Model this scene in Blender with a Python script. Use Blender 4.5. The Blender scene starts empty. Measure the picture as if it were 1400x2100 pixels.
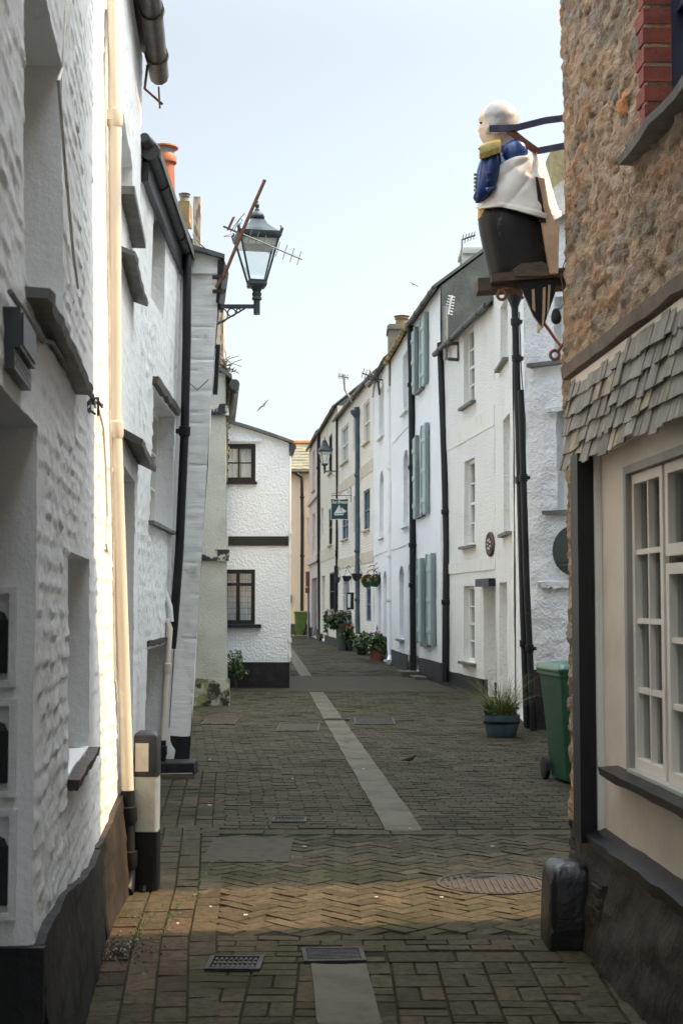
import bpy, math, random
from mathutils import Vector, noise, Matrix
R = random.Random(11)
S = bpy.context.scene
COL = S.collection
V = Vector
# ------------------------------------------------------------------ camera model (1400 x 2100 photograph pixels)
F = 2917.0
TH = math.atan((1237 - 1050) / F)
CT, ST = math.cos(TH), math.sin(TH)
EYE = 1.6
def ray(px, py):
    a = (px - 700) / F; b = (1050 - py) / F
    return V((a, CT - ST * b, ST + CT * b))
def AT(px, py, y):
    d = ray(px, py); k = y / d.y
    return V((d.x * k, y, EYE + d.z * k))
def G(px, py, h=0.0):
    d = ray(px, py); k = (h - EYE) / d.z
    return V((d.x * k, d.y * k, h))
def sstep(a, b, x):
    t = min(1, max(0, (x - a) / (b - a))); return t * t * (3 - 2 * t)
def N2(x, y, s=0.0): return noise.noise(V((x, y, s)))

# ------------------------------------------------------------------ mesh builder
class MB:
    def __init__(s):
        s.v = []; s.f = []; s.uv = {}; s.col = {}; s.fcol = {}
    def add(s, p, uv=None, col=None):
        s.v.append(V(p)); i = len(s.v) - 1
        if uv is not None: s.uv[i] = uv
        if col is not None: s.col[i] = col
        return i
    def poly(s, pts, col=None):
        idx = [s.add(p, None, col) for p in pts]; s.f.append(idx); return s
    def quad(s, a, b, c, d): return s.poly([a, b, c, d])
    def box(s, x0, x1, y0, y1, z0, z1, col=None):
        return s.obox(V(((x0+x1)/2, (y0+y1)/2, (z0+z1)/2)), V(((x1-x0)/2,0,0)), V((0,(y1-y0)/2,0)), V((0,0,(z1-z0)/2)), col)
    def obox(s, c, a, b, d, col=None, taper=1.0):
        p = []
        for k in (-1, 1):
            t = 1.0 if k < 0 else taper
            for j in (-1, 1):
                for i in (-1, 1):
                    p.append(s.add(c + a*i*t + b*j*t + d*k, None, col))
        if a.cross(b).dot(d) < 0:
            fs = [(0,1,3,2),(4,6,7,5),(0,4,5,1),(2,3,7,6),(0,2,6,4),(1,5,7,3)]
        else:
            fs = [(0,2,3,1),(4,5,7,6),(0,1,5,4),(2,6,7,3),(0,4,6,2),(1,3,7,5)]
        for f in fs: s.f.append([p[q] for q in f])
        return s
    def tube(s, pts, r, n=10, cap=True, sx=1.0):
        pts = [V(p) for p in pts]
        m = len(pts)
        rs = r if isinstance(r, (list, tuple)) else [r] * m
        t0 = (pts[1] - pts[0]).normalized()
        up = V((0,0,1)) if abs(t0.z) < .9 else V((1,0,0))
        nx = t0.cross(up).normalized()
        rings = []
        for i, p in enumerate(pts):
            if i == 0: t = t0
            elif i == m-1: t = (pts[i]-pts[i-1]).normalized()
            else: t = ((pts[i+1]-pts[i]).normalized() + (pts[i]-pts[i-1]).normalized()).normalized()
            nx = (nx - t * nx.dot(t)).normalized(); ny = t.cross(nx)
            rings.append([s.add(p + (nx*math.cos(2*math.pi*k/n)*sx + ny*math.sin(2*math.pi*k/n))*rs[i]) for k in range(n)])
        for i in range(m-1):
            for k in range(n):
                a, b = rings[i], rings[i+1]
                s.f.append([a[k], a[(k+1)%n], b[(k+1)%n], b[k]])
        if cap:
            s.f.append(rings[0][::-1]); s.f.append(rings[-1][:])
        return s
    def loft(s, rings, cap=True, closed=True):
        idx = [[s.add(p) for p in r] for r in rings]
        n = len(idx[0])
        for i in range(len(idx)-1):
            for k in range(n if closed else n-1):
                a, b = idx[i], idx[i+1]
                s.f.append([a[k], a[(k+1)%n], b[(k+1)%n], b[k]])
        if cap and closed:
            s.f.append(idx[0][::-1]); s.f.append(idx[-1][:])
        return s
    def lathe(s, c, prof, n=20, ax=1.0, ay=1.0):
        c = V(c)
        return s.loft([[c + V((r*ax*math.cos(2*math.pi*k/n), r*ay*math.sin(2*math.pi*k/n), z)) for k in range(n)] for r, z in prof])
    def prism(s, pts, ext):
        pts = [V(p) for p in pts]; ext = V(ext)
        a = [s.add(p) for p in pts]; b = [s.add(p + ext) for p in pts]
        n = len(a)
        s.f.append(a[::-1]); s.f.append(b)
        for k in range(n): s.f.append([a[k], a[(k+1)%n], b[(k+1)%n], b[k]])
        return s
    def ring(s, c, ax, ay, R0, r, n=20, m=6):
        c = V(c); az = ax.cross(ay)
        idx = []
        for i in range(n):
            t = 2*math.pi*i/n; d = ax*math.cos(t) + ay*math.sin(t)
            idx.append([s.add(c + d*(R0 + r*math.cos(2*math.pi*k/m)) + az*r*math.sin(2*math.pi*k/m)) for k in range(m)])
        for i in range(n):
            a, b = idx[i], idx[(i+1)%n]
            for k in range(m): s.f.append([a[k], a[(k+1)%m], b[(k+1)%m], b[k]])
        return s
    def ball(s, c, r, n=12, sx=1, sy=1, sz=1):
        pr = []
        for i in range(1, n//2):
            t = math.pi*i/(n//2); pr.append((r*math.sin(t), -r*math.cos(t)*sz))
        return s.lathe(c, pr, n, sx, sy)
    def build(s, name, m, parent=None, smooth=0):
        L = wloc(parent) if parent else V((0,0,0))
        me = bpy.data.meshes.new(name)
        me.from_pydata([tuple(p - L) for p in s.v], [], s.f)
        if s.uv:
            ul = me.uv_layers.new(name='UVMap')
            for lp in me.loops: ul.data[lp.index].uv = s.uv.get(lp.vertex_index, (0,0))
        if s.col:
            at = me.color_attributes.new('Tint', 'FLOAT_COLOR', 'POINT')
            for i in range(len(s.v)):
                c = s.col.get(i, (1,1,1)); at.data[i].color = (c[0], c[1], c[2], 1)
        me.materials.append(m)
        if smooth:
            for p in me.polygons: p.use_smooth = True
            me.set_sharp_from_angle(angle=math.radians(smooth))
        me.update()
        o = bpy.data.objects.new(name, me); COL.objects.link(o)
        if parent: o.parent = parent
        return o
def wloc(o):
    p = V((0,0,0))
    while o is not None:
        p = p + o.location; o = o.parent
    return p
def tag(o, label=None, cat=None, group=None, kind=None):
    if label: o['label'] = label
    if cat: o['category'] = cat
    if group: o['group'] = group
    if kind: o['kind'] = kind
    return o
def thing(name, label, cat, loc=(0,0,0), group=None):
    o = bpy.data.objects.new(name, None); COL.objects.link(o); o.location = loc
    o.empty_display_size = .2
    return tag(o, label, cat, group)

# ------------------------------------------------------------------ materials
def lin(c): return (c[0], c[1], c[2], 1)
def mat(name, col, col2=None, ns=3.0, ramp=(.45,.65), rough=.7, metal=0.0, bs=0.0, bst=.3, bd=.01, stretch=(1,1,1),
        col3=None, ns3=8.0, ramp3=(.55,.7), st3=None, tint=False, wave=0.0, bs2=0.0, bst2=.3, bd2=.004, spec=.5, coat=0.0, bstretch=None):
    m = bpy.data.materials.new(name); m.use_nodes = True
    nt = m.node_tree; nd = nt.nodes; lk = nt.links
    b = nd['Principled BSDF']
    b.inputs['Roughness'].default_value = rough; b.inputs['Metallic'].default_value = metal
    b.inputs['Specular IOR Level'].default_value = spec
    if coat: b.inputs['Coat Weight'].default_value = coat; b.inputs['Coat Roughness'].default_value = .15
    tc = nd.new('ShaderNodeTexCoord')
    def mapped(st):
        mp = nd.new('ShaderNodeMapping'); mp.inputs['Scale'].default_value = st
        lk.new(tc.outputs['Object'], mp.inputs['Vector']); return mp.outputs['Vector']
    def nz(sc, st, det=6, rg=.6):
        n = nd.new('ShaderNodeTexNoise'); n.inputs['Scale'].default_value = sc; n.inputs['Detail'].default_value = det
        n.inputs['Roughness'].default_value = rg
        lk.new(mapped(st), n.inputs['Vector']); return n.outputs['Fac']
    def rmp(src, r):
        c = nd.new('ShaderNodeMapRange'); c.interpolation_type = 'SMOOTHSTEP'
        c.inputs['From Min'].default_value = r[0]; c.inputs['From Max'].default_value = r[1]
        lk.new(src, c.inputs['Value']); return c.outputs['Result']
    def mix(fac, a, bb, mode='MIX'):
        x = nd.new('ShaderNodeMix'); x.data_type = 'RGBA'; x.blend_type = mode
        for sock, val in ((x.inputs[0], fac), (x.inputs[6], a), (x.inputs[7], bb)):
            if isinstance(val, bpy.types.NodeSocket): lk.new(val, sock)
            else: sock.default_value = val
        return x.outputs[2]
    cur = lin(col)
    if col2: cur = mix(rmp(nz(ns, stretch), ramp), cur, lin(col2))
    if col3: cur = mix(rmp(nz(ns3, st3 or (1,1,1)), ramp3), cur, lin(col3))
    if tint:
        a = nd.new('ShaderNodeAttribute'); a.attribute_name = 'Tint'
        cur = mix(1.0, cur, a.outputs['Color'], 'MULTIPLY')
    if isinstance(cur, bpy.types.NodeSocket): lk.new(cur, b.inputs['Base Color'])
    else: b.inputs['Base Color'].default_value = cur
    nrm = None
    def bump(h, st, d):
        nonlocal nrm
        x = nd.new('ShaderNodeBump'); x.inputs['Strength'].default_value = st; x.inputs['Distance'].default_value = d
        lk.new(h, x.inputs['Height'])
        if nrm: lk.new(nrm, x.inputs['Normal'])
        nrm = x.outputs['Normal']
    if bs: bump(nz(bs, bstretch or stretch, 5), bst, bd)
    if bs2: bump(nz(bs2, (1,1,1), 4), bst2, bd2)
    if wave:
        w = nd.new('ShaderNodeTexWave'); w.wave_type = 'BANDS'; w.bands_direction = 'Y'
        w.inputs['Scale'].default_value = wave; w.inputs['Distortion'].default_value = 8.0
        w.inputs['Detail'].default_value = 2; w.inputs['Detail Scale'].default_value = 1.3
        lk.new(tc.outputs['UV'], w.inputs['Vector'])
        bump(w.outputs['Fac'], .55, .02)
    if nrm: lk.new(nrm, b.inputs['Normal'])
    return m
def glass(name, tintc=(.9,.95,.95), dark=.25, refl=1.0, ior=1.5, bmp=.12):
    m = bpy.data.materials.new(name); m.use_nodes = True
    nt = m.node_tree; nd = nt.nodes; lk = nt.links
    for n in list(nd):
        if n.type != 'OUTPUT_MATERIAL': nd.remove(n)
    out = [n for n in nd if n.type == 'OUTPUT_MATERIAL'][0]
    t = nd.new('ShaderNodeBsdfTransparent'); t.inputs[0].default_value = lin(tintc)
    g = nd.new('ShaderNodeBsdfGlossy'); g.inputs['Roughness'].default_value = .02; g.inputs[0].default_value = (refl,refl,refl,1)
    nz = nd.new('ShaderNodeTexNoise'); nz.inputs['Scale'].default_value = 3.0
    tc = nd.new('ShaderNodeTexCoord'); lk.new(tc.outputs['Object'], nz.inputs['Vector'])
    bp = nd.new('ShaderNodeBump'); bp.inputs['Strength'].default_value = bmp; bp.inputs['Distance'].default_value = .02
    lk.new(nz.outputs['Fac'], bp.inputs['Height']); lk.new(bp.outputs['Normal'], g.inputs['Normal'])
    lw = nd.new('ShaderNodeLayerWeight'); lw.inputs['Blend'].default_value = .5            # Schlick reflectance, same from both sides
    pw = nd.new('ShaderNodeMath'); pw.operation = 'POWER'; pw.inputs[1].default_value = 5.0; lk.new(lw.outputs['Facing'], pw.inputs[0])
    ad = nd.new('ShaderNodeMath'); ad.operation = 'MULTIPLY_ADD'; ad.use_clamp = True; ad.inputs[1].default_value = .92; ad.inputs[2].default_value = .045 + dark
    lk.new(pw.outputs[0], ad.inputs[0])
    mx = nd.new('ShaderNodeMixShader'); lk.new(ad.outputs[0], mx.inputs[0]); lk.new(t.outputs[0], mx.inputs[1]); lk.new(g.outputs[0], mx.inputs[2])
    lk.new(mx.outputs[0], out.inputs['Surface'])
    return m

MT = dict(
 left_white = mat('left_white', (.76,.77,.765), (.64,.645,.61), 1.2, (.52,.78), .6, bs=14, bst=.4, bd=.02, bs2=70, bst2=.35, bd2=.005, col3=(.42,.42,.32), ns3=2.6, ramp3=(.64,.84), st3=(2,2,.35)),
 left_white2 = mat('left_white2', (.75,.76,.75), (.62,.63,.59), 1.5, (.5,.75), .65, bs=12, bst=.5, bd=.03, bs2=60, bst2=.3, bd2=.005, col3=(.38,.38,.29), ns3=2.2, ramp3=(.6,.8), st3=(2,2,.3)),
 buttress = mat('buttress', (.74,.75,.73), (.60,.62,.57), 1.8, (.45,.7), .65, bs=5.0, bst=.25, bd=.03, stretch=(1,1,1), bstretch=(.7,.7,4), bs2=50, bst2=.3, col3=(.27,.28,.2), ns3=3.0, ramp3=(.58,.8)),
 pebbledash = mat('pebbledash', (.46,.47,.41), (.37,.38,.32), 2.0, (.4,.7), .85, bs=55, bst=.9, bd=.015, col3=(.2,.2,.12), ns3=2.5, ramp3=(.63,.8)),
 cottage = mat('cottage', (.72,.75,.77), (.64,.67,.68), 1.0, (.5,.8), .7, bs=20, bst=.9, bd=.035, bs2=60, bst2=.3, col3=(.45,.46,.42), ns3=1.6, ramp3=(.68,.85), st3=(2,2,.3)),
 slap_white = mat('slap_white', (.735,.755,.765), (.65,.67,.665), 1.0, (.5,.8), .7, bs=9, bst=.9, bd=.05, bs2=26, bst2=.8, bd2=.02, col3=(.5,.49,.43), ns3=1.6, ramp3=(.64,.86), st3=(2,2,.22)),
 rough_white = mat('rough_white', (.735,.755,.77), (.63,.65,.64), 1.2, (.5,.8), .7, bs=8, bst=.9, bd=.07, bs2=24, bst2=.9, bd2=.03, col3=(.48,.48,.43), ns3=1.6, ramp3=(.62,.84), st3=(2,2,.25)),
 smooth_white = mat('smooth_white', (.755,.765,.755), (.68,.685,.66), .8, (.5,.8), .6, bs=18, bst=.25, bd=.02, col3=(.5,.48,.38), ns3=1.5, ramp3=(.66,.85), st3=(2,2,.25)),
 cream_rough = mat('cream_rough', (.72,.725,.70), (.62,.62,.58), 1.1, (.5,.8), .75, bs=26, bst=1.0, bd=.035, col3=(.42,.38,.25), ns3=1.1, ramp3=(.66,.85), st3=(2,2,.4)),
 band_grey = mat('band_grey', (.66,.66,.62), (.54,.53,.47), 2.0, (.5,.75), .7, bs=25, bst=.3),
 cream_brick = mat('cream_brick', (.75,.69,.59), (.67,.61,.51), 1.0, (.45,.75), .7, wave=3.6, bs=9, bst=.4, bd=.03),
 yellow_brick = mat('yellow_brick', (.66,.60,.48), (.58,.52,.41), 1.0, (.45,.75), .7, wave=3.2, bs=9, bst=.4, bd=.03),
 string_stone = mat('string_stone', (.60,.52,.40), (.48,.41,.31), 3.0, (.4,.7), .8, bs=20, bst=.4),
 mauve = mat('mauve', (.56,.46,.40), (.48,.40,.35), .8, (.45,.75), .75, bs=12, bst=.2),
 peach = mat('peach', (.76,.60,.42), (.68,.52,.35), .6, (.4,.75), .75, bs=12, bst=.2, st3=(2,2,.2), col3=(.55,.4,.25), ns3=1.4, ramp3=(.62,.85)),
 black = mat('black_paint', (.007,.008,.010), (.02,.02,.02), 4, (.55,.75), .38, spec=.4, bs=30, bst=.3, bd=.006),
 blackw = mat('black_wood', (.007,.008,.010), (.025,.025,.025), 6, (.58,.78), .42, spec=.35, bs=20, bst=.2, stretch=(3,3,.5)),
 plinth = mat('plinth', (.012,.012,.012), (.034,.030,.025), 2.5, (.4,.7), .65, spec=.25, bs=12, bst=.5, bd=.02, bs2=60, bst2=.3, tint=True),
 plinth_dark = mat('plinth_dark', (.009,.009,.010), (.026,.024,.021), 2.5, (.5,.78), .6, spec=.35, bs=14, bst=.5, bd=.02),
 pipe_black = mat('pipe_black', (.006,.007,.009), (.03,.027,.024), 7, (.62,.74), .5, spec=.35, bs=20, bst=.15, bd=.003),
 pipe_cream = mat('pipe_cream', (.70,.63,.51), (.60,.47,.30), 3, (.58,.8), .42, stretch=(4,4,.6), bs=15, bst=.1, col3=(.5,.22,.06), ns3=6, ramp3=(.72,.8), st3=(2,2,.7)),
 pipe_white = mat('pipe_white', (.70,.71,.72), (.6,.6,.58), 3, (.5,.8), .4),
 pipe_blue = mat('pipe_blue', (.055,.085,.11), (.035,.055,.075), 3, (.4,.7), .4),
 gutter = mat('gutter', (.03,.034,.034), (.075,.07,.05), 5, (.5,.7), .45, bs=18, bst=.3),
 gutter_lichen = mat('gutter_lichen', (.06,.055,.04), (.45,.3,.05), 6, (.42,.6), .7, bs=20, bst=.4),
 gutter_brown = mat('gutter_brown', (.05,.04,.028), (.11,.08,.045), 5, (.4,.7), .4, bs=18, bst=.3),
 slate = mat('slate', (.085,.09,.088), (.14,.13,.10), 2.0, (.4,.7), .6, bs=10, bst=.4, bd=.02, stretch=(1,1,1), col3=(.2,.17,.08), ns3=4, ramp3=(.6,.75)),
 slate_gable = mat('slate_gable', (.085,.088,.078), (.13,.13,.11), 2.2, (.4,.7), .8, bs=26, bst=.6, bd=.02, col3=(.02,.02,.02), ns3=7, ramp3=(.68,.75)),
 sill_slate = mat('sill_slate', (.10,.105,.10), (.17,.16,.13), 6, (.4,.7), .6, bs=22, bst=.5, bd=.01),
 sill_dark = mat('sill_dark', (.035,.03,.026), (.10,.07,.045), 9, (.45,.7), .5, bs=22, bst=.7, bd=.012),
 frame_white = mat('frame_white', (.74,.74,.70), (.64,.63,.57), 5, (.5,.8), .45, bs=30, bst=.1),
 frame_cream = mat('frame_cream', (.74,.69,.60), (.66,.60,.50), 5, (.5,.8), .45, bs=30, bst=.12, stretch=(1,1,1)),
 frame_blue = mat('frame_blue', (.10,.17,.25), (.07,.12,.18), 5, (.4,.7), .5),
 reveal_blue = mat('reveal_blue', (.42,.52,.58), (.36,.45,.5), 4, (.4,.7), .6),
 teal = mat('teal_paint', (.16,.22,.215), (.24,.30,.29), 3.5, (.45,.7), .6, stretch=(3,3,.5), bs=20, bst=.3, col3=(.32,.30,.2), ns3=2.5, ramp3=(.63,.8)),
 pane = glass('pane', (.9,.94,.96), .08),
 shutter_face = mat('shutter_face', (.42,.49,.46), (.30,.38,.36), 3.5, (.4,.7), .6, stretch=(3,3,.5), bs=20, bst=.3, col3=(.42,.40,.28), ns3=2.5, ramp3=(.62,.8)),
 pane_shop = glass('pane_shop', (.66,.76,.78), .02, .85, 1.33, .05),
 pane_dark = glass('pane_dark', (.35,.42,.45), .16),
 lamp_glass = glass('lamp_glass', (.93,.96,.95), .02),
 lamp_frost = mat('lamp_frost', (.75,.76,.7), (.6,.6,.5), 8, (.5,.8), .5),
 curtain = mat('curtain', (.80,.82,.86), (.6,.64,.7), 10, (.4,.7), .9, stretch=(6,6,.3)),
 interior = mat('interior', (.05,.045,.04), (.08,.07,.06), 2, (.4,.7), .9),
 terracotta = mat('terracotta', (.42,.13,.05), (.30,.09,.04), 5, (.4,.7), .6, bs=20, bst=.2),
 lichen_stack = mat('lichen_stack', (.22,.15,.09), (.27,.21,.07), 5, (.45,.6), .9, bs=16, bst=.8, bd=.03),
 weathered = mat('weathered_post', (.42,.36,.27), (.16,.12,.08), 7, (.45,.6), .85, bs=14, bst=.8, bd=.02, stretch=(2,2,.6)),
 stack_grey = mat('stack_grey', (.16,.15,.12), (.22,.2,.13), 3, (.4,.7), .9, bs=14, bst=.6, bd=.02),
 stack_pale = mat('stack_pale', (.5,.5,.46), (.4,.4,.36), 3, (.4,.7), .9, bs=14, bst=.4),
 ochre = mat('ochre', (.34,.29,.15), (.24,.20,.11), 3, (.4,.7), .9, bs=16, bst=.7, bd=.02),
 stone = mat('rubble_stone', (1,1,1), (.70,.66,.62), 9, (.4,.7), .85, tint=True, bs=16, bst=.9, bd=.035, bstretch=(1,1,1.9), bs2=55, bst2=.8, bd2=.012, col3=(.30,.26,.22), ns3=22, ramp3=(.60,.74)),
 brick_red = mat('brick_red', (.25,.062,.04), (.16,.042,.036), 9, (.4,.65), .85, bs=40, bst=.8, bd=.01, col3=(.34,.12,.065), ns3=5, ramp3=(.6,.75)),
 mortar = mat('mortar', (.34,.28,.22), (.26,.21,.16), 9, (.4,.7), .9, bs=50, bst=.5),
 shingle = mat('shingle', (.27,.255,.21), (.16,.155,.13), 7, (.4,.68), .8, tint=True, stretch=(5,5,.5), bs=14, bst=.4, bd=.008),
 cream_board = mat('cream_board', (.66,.59,.50), (.58,.51,.42), 3, (.45,.75), .5, bs=14, bst=.25, bd=.012, col3=(.36,.18,.08), ns3=9, ramp3=(.72,.78), st3=(3,3,.5)),
 plinth_stone = mat('plinth_stone', (.026,.022,.017), (.070,.055,.038), 4, (.45,.72), .6, spec=.3, bs=8, bst=.7, bd=.03, bs2=40, bst2=.4, col3=(.018,.019,.02), ns3=3, ramp3=(.5,.65)),
 guard = mat('guard_stone', (.010,.010,.011), (.035,.031,.027), 5, (.5,.75), .33, bs=9, bst=.6, bd=.02, col3=(.15,.14,.13), ns3=11, ramp3=(.62,.76)),
 paver = mat('paver', (1.1,1.08,1.0), (.62,.60,.52), 22, (.35,.68), .85, tint=True, bs=70, bst=.8, bd=.005, col3=(.50,.54,.34), ns3=1.1, ramp3=(.46,.72), spec=.12),
 bed = mat('joint_bed', (.016,.016,.009), (.024,.028,.009), 2.0, (.45,.65), .95, bs=60, bst=.6, spec=.15),
 ground = mat('ground_soil', (.07,.068,.055), (.05,.05,.04), 1, (.4,.7), .95, bs=8, bst=.3, spec=.15),
 concrete = mat('concrete', (.105,.096,.068), (.07,.064,.045), 4, (.4,.7), .75, bs=60, bst=.4, bd=.004, col3=(.10,.10,.075), ns3=7, ramp3=(.6,.75), spec=.15),
 slab = mat('slab', (.050,.043,.029), (.032,.028,.019), 11, (.4,.7), .75, bs=70, bst=.4, bd=.004, spec=.15),
 asphalt = mat('asphalt', (.046,.040,.026), (.035,.031,.020), 3, (.4,.7), .8, bs=110, bst=.5, bd=.004, spec=.15),
 iron = mat('cast_iron', (.035,.033,.028), (.065,.058,.048), 12, (.4,.7), .6, metal=.2, spec=.2, bs=60, bst=.3),
 iron_warm = mat('cast_iron_warm', (.050,.040,.029), (.036,.030,.023), 8, (.4,.7), .65, metal=.1, spec=.2, bs=60, bst=.3),
 iron_black = mat('iron_black', (.016,.018,.02), (.05,.05,.045), 9, (.6,.75), .42, bs=30, bst=.3),
 lamp_paint = mat('lamp_paint', (.03,.045,.048), (.08,.095,.09), 8, (.5,.72), .45, bs=30, bst=.3),
 rust = mat('rust', (.12,.045,.028), (.20,.09,.05), 10, (.4,.65), .75, bs=30, bst=.4),
 rust_dark = mat('rust_dark', (.04,.025,.02), (.14,.06,.035), 10, (.5,.7), .7, bs=30, bst=.4),
 alu = mat('aluminium', (.32,.32,.30), (.2,.2,.19), 8, (.4,.7), .45, metal=.6),
 alu_white = mat('alu_white', (.65,.66,.66), (.5,.5,.5), 8, (.4,.7), .5),
 navy_iron = mat('navy_iron', (.02,.025,.07), (.07,.07,.09), 14, (.5,.7), .5, bs=30, bst=.3),
 bin_green = mat('bin_green', (.018,.085,.042), (.014,.06,.03), 5, (.4,.7), .42, bs=90, bst=.15),
 bin_lid = mat('bin_lid', (.025,.12,.062), (.02,.09,.05), 5, (.4,.7), .3),
 bin_olive = mat('bin_olive', (.14,.20,.04), (.10,.15,.03), 4, (.4,.7), .5),
 rubber = mat('rubber', (.012,.012,.013), (.02,.02,.02), 9, (.4,.7), .8),
 bollard_white = mat('bollard_white', (.50,.50,.43), (.36,.37,.30), 5, (.42,.72), .55, bs=50, bst=.25, col3=(.25,.25,.17), ns3=3, ramp3=(.62,.8), st3=(2,2,.5)),
 reflect = mat('reflector', (.68,.64,.52), (.6,.56,.45), 9, (.4,.7), .5),
 barrel = mat('barrel_blue', (.05,.09,.11), (.035,.06,.075), 5, (.4,.7), .5, bs=14, bst=.3, stretch=(2,2,.5)),
 soil = mat('potting_soil', (.03,.022,.015), (.05,.035,.025), 20, (.4,.7), .95, bs=40, bst=.8),
 leaf = mat('leaf', (.045,.078,.024), (.07,.105,.03), 20, (.4,.7), .55, tint=True),
 leaf_dark = mat('leaf_dark', (.035,.065,.022), (.055,.085,.03), 20, (.4,.7), .55, tint=True),
 straw = mat('dry_grass', (.20,.17,.07), (.10,.12,.035), 14, (.4,.65), .7, tint=True),
 ivy = mat('dry_ivy', (.10,.085,.035), (.06,.08,.025), 14, (.4,.65), .7, tint=True),
 red_flower = mat('red_flower', (.55,.03,.02), (.4,.02,.02), 20, (.4,.7), .6),
 pink_flower = mat('pink_flower', (.6,.25,.22), (.5,.15,.15), 20, (.4,.7), .6),
 pot_olive = mat('pot_olive', (.045,.05,.028), (.06,.065,.035), 5, (.4,.7), .6),
 pot_terra = mat('pot_terra', (.20,.075,.04), (.14,.06,.04), 6, (.4,.7), .8, bs=20, bst=.2),
 pot_grey = mat('pot_grey', (.16,.19,.22), (.12,.14,.16), 6, (.4,.7), .6),
 wood_old = mat('wood_old', (.10,.075,.05), (.06,.045,.032), 8, (.4,.7), .8, bs=14, bst=.5, stretch=(1,4,4)),
 fig_white = mat('fig_white', (.70,.69,.65), (.50,.48,.43), 5, (.45,.7), .4, bs=14, bst=.4, col3=(.22,.2,.16), ns3=7, ramp3=(.68,.8)),
 fig_head = mat('fig_head', (.46,.46,.46), (.36,.36,.36), 6, (.45,.7), .45, bs=16, bst=.3, col3=(.25,.21,.16), ns3=14, ramp3=(.66,.76)),
 fig_skin = mat('fig_skin', (.66,.52,.40), (.58,.45,.35), 6, (.45,.75), .4),
 fig_blue = mat('fig_blue', (.018,.065,.25), (.03,.09,.32), 5, (.4,.7), .22, bs=10, bst=.12, coat=.4, col3=(.10,.12,.16), ns3=9, ramp3=(.68,.78)),
 fig_gold = mat('fig_gold', (.30,.24,.035), (.20,.16,.03), 16, (.4,.7), .4, bs=60, bst=.5, bd=.004),
 fig_yellow = mat('fig_yellow', (.62,.36,.05), (.5,.28,.05), 8, (.4,.7), .45),
 fig_black = mat('fig_black', (.006,.007,.009), (.022,.021,.02), 3, (.45,.75), .4, spec=.3, bs=12, bst=.35, col3=(.11,.10,.085), ns3=9, ramp3=(.64,.74), st3=(1.6,1.6,.6)),
 fig_tan = mat('fig_tan', (.52,.37,.24), (.42,.28,.17), 8, (.4,.7), .6, bs=20, bst=.3),
 sign_board = mat('sign_board', (.012,.045,.042), (.016,.055,.05), 5, (.4,.7), .4),
 sign_paint = mat('sign_paint', (.75,.76,.72), (.68,.7,.68), 5, (.4,.7), .5),
 sign_rust = mat('sign_rust', (.14,.05,.03), (.22,.1,.06), 8, (.4,.7), .7),
 galv = mat('galvanised', (.26,.26,.25), (.2,.2,.19), 8, (.4,.7), .5, metal=.5),
 feather = mat('feather_white', (.5,.5,.47), (.4,.4,.37), 9, (.4,.7), .7),
 gull = mat('gull', (.16,.16,.17), (.10,.10,.11), 9, (.4,.7), .8),
 sparrow = mat('sparrow_brown', (.065,.04,.022), (.04,.028,.018), 40, (.4,.7), .8),
 litter = mat('litter', (.05,.035,.022), (.03,.024,.018), 20, (.4,.7), .85, tint=True),
 meter_grey = mat('meter_grey', (.022,.026,.03), (.03,.034,.038), 9, (.4,.7), .4),
 door_grey = mat('door_grey', (.12,.13,.135), (.10,.11,.11), 5, (.4,.7), .5),
 cable = mat('cable', (.12,.115,.10), (.07,.07,.06), 8, (.4,.7), .6),
 cable_white = mat('cable_white', (.55,.52,.45), (.42,.38,.3), 8, (.4,.7), .6),
 disc_green = mat('disc_green', (.018,.032,.028), (.028,.042,.036), 5, (.4,.7), .55),
 orange_ridge = mat('orange_ridge', (.40,.17,.06), (.28,.14,.07), 4, (.4,.7), .8),
 mossy_slate = mat('mossy_slate', (.12,.125,.095), (.19,.155,.075), 2.2, (.42,.62), .8, bs=5, bst=.8, bd=.05, stretch=(1,1,1), bstretch=(1,2,3)),
)

# ------------------------------------------------------------------ facades
class Fac:
    """vertical wall plane from plan point A to B (world x,y), leaning `lean` m outward per metre of height"""
    def __init__(s, A, B, lean=0.0, shear=0.0, out=None):
        s.A = V((A[0], A[1])); s.B = V((B[0], B[1]))
        s.L = (s.B - s.A).length; s.d = (s.B - s.A) / s.L
        n = V((s.d.y, -s.d.x))
        if n.dot(-s.A if out is None else V(out)) < 0: n = -n
        s.n = n; s.lean = lean; s.shear = shear
        s.d3 = V((s.d.x, s.d.y, 0)); s.n3 = V((n.x, n.y, 0))
    def pt(s, u, h, off=0.0):
        p = s.A + s.d * (u + s.shear * h) + s.n * (off + s.lean * h)
        return V((p.x, p.y, h))
    def hit(s, px, py):
        r = ray(px, py); rn = V((r.x, r.y)).dot(s.n)
        t = (s.lean * EYE + s.A.dot(s.n)) / (rn - s.lean * r.z)
        h = EYE + t * r.z
        p = V((r.x, r.y)) * t
        return (p - s.A).dot(s.d) - s.shear * h, h
    def u(s, px, py=1237): return s.hit(px, py)[0]
    def h(s, px, py): return s.hit(px, py)[1]

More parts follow.
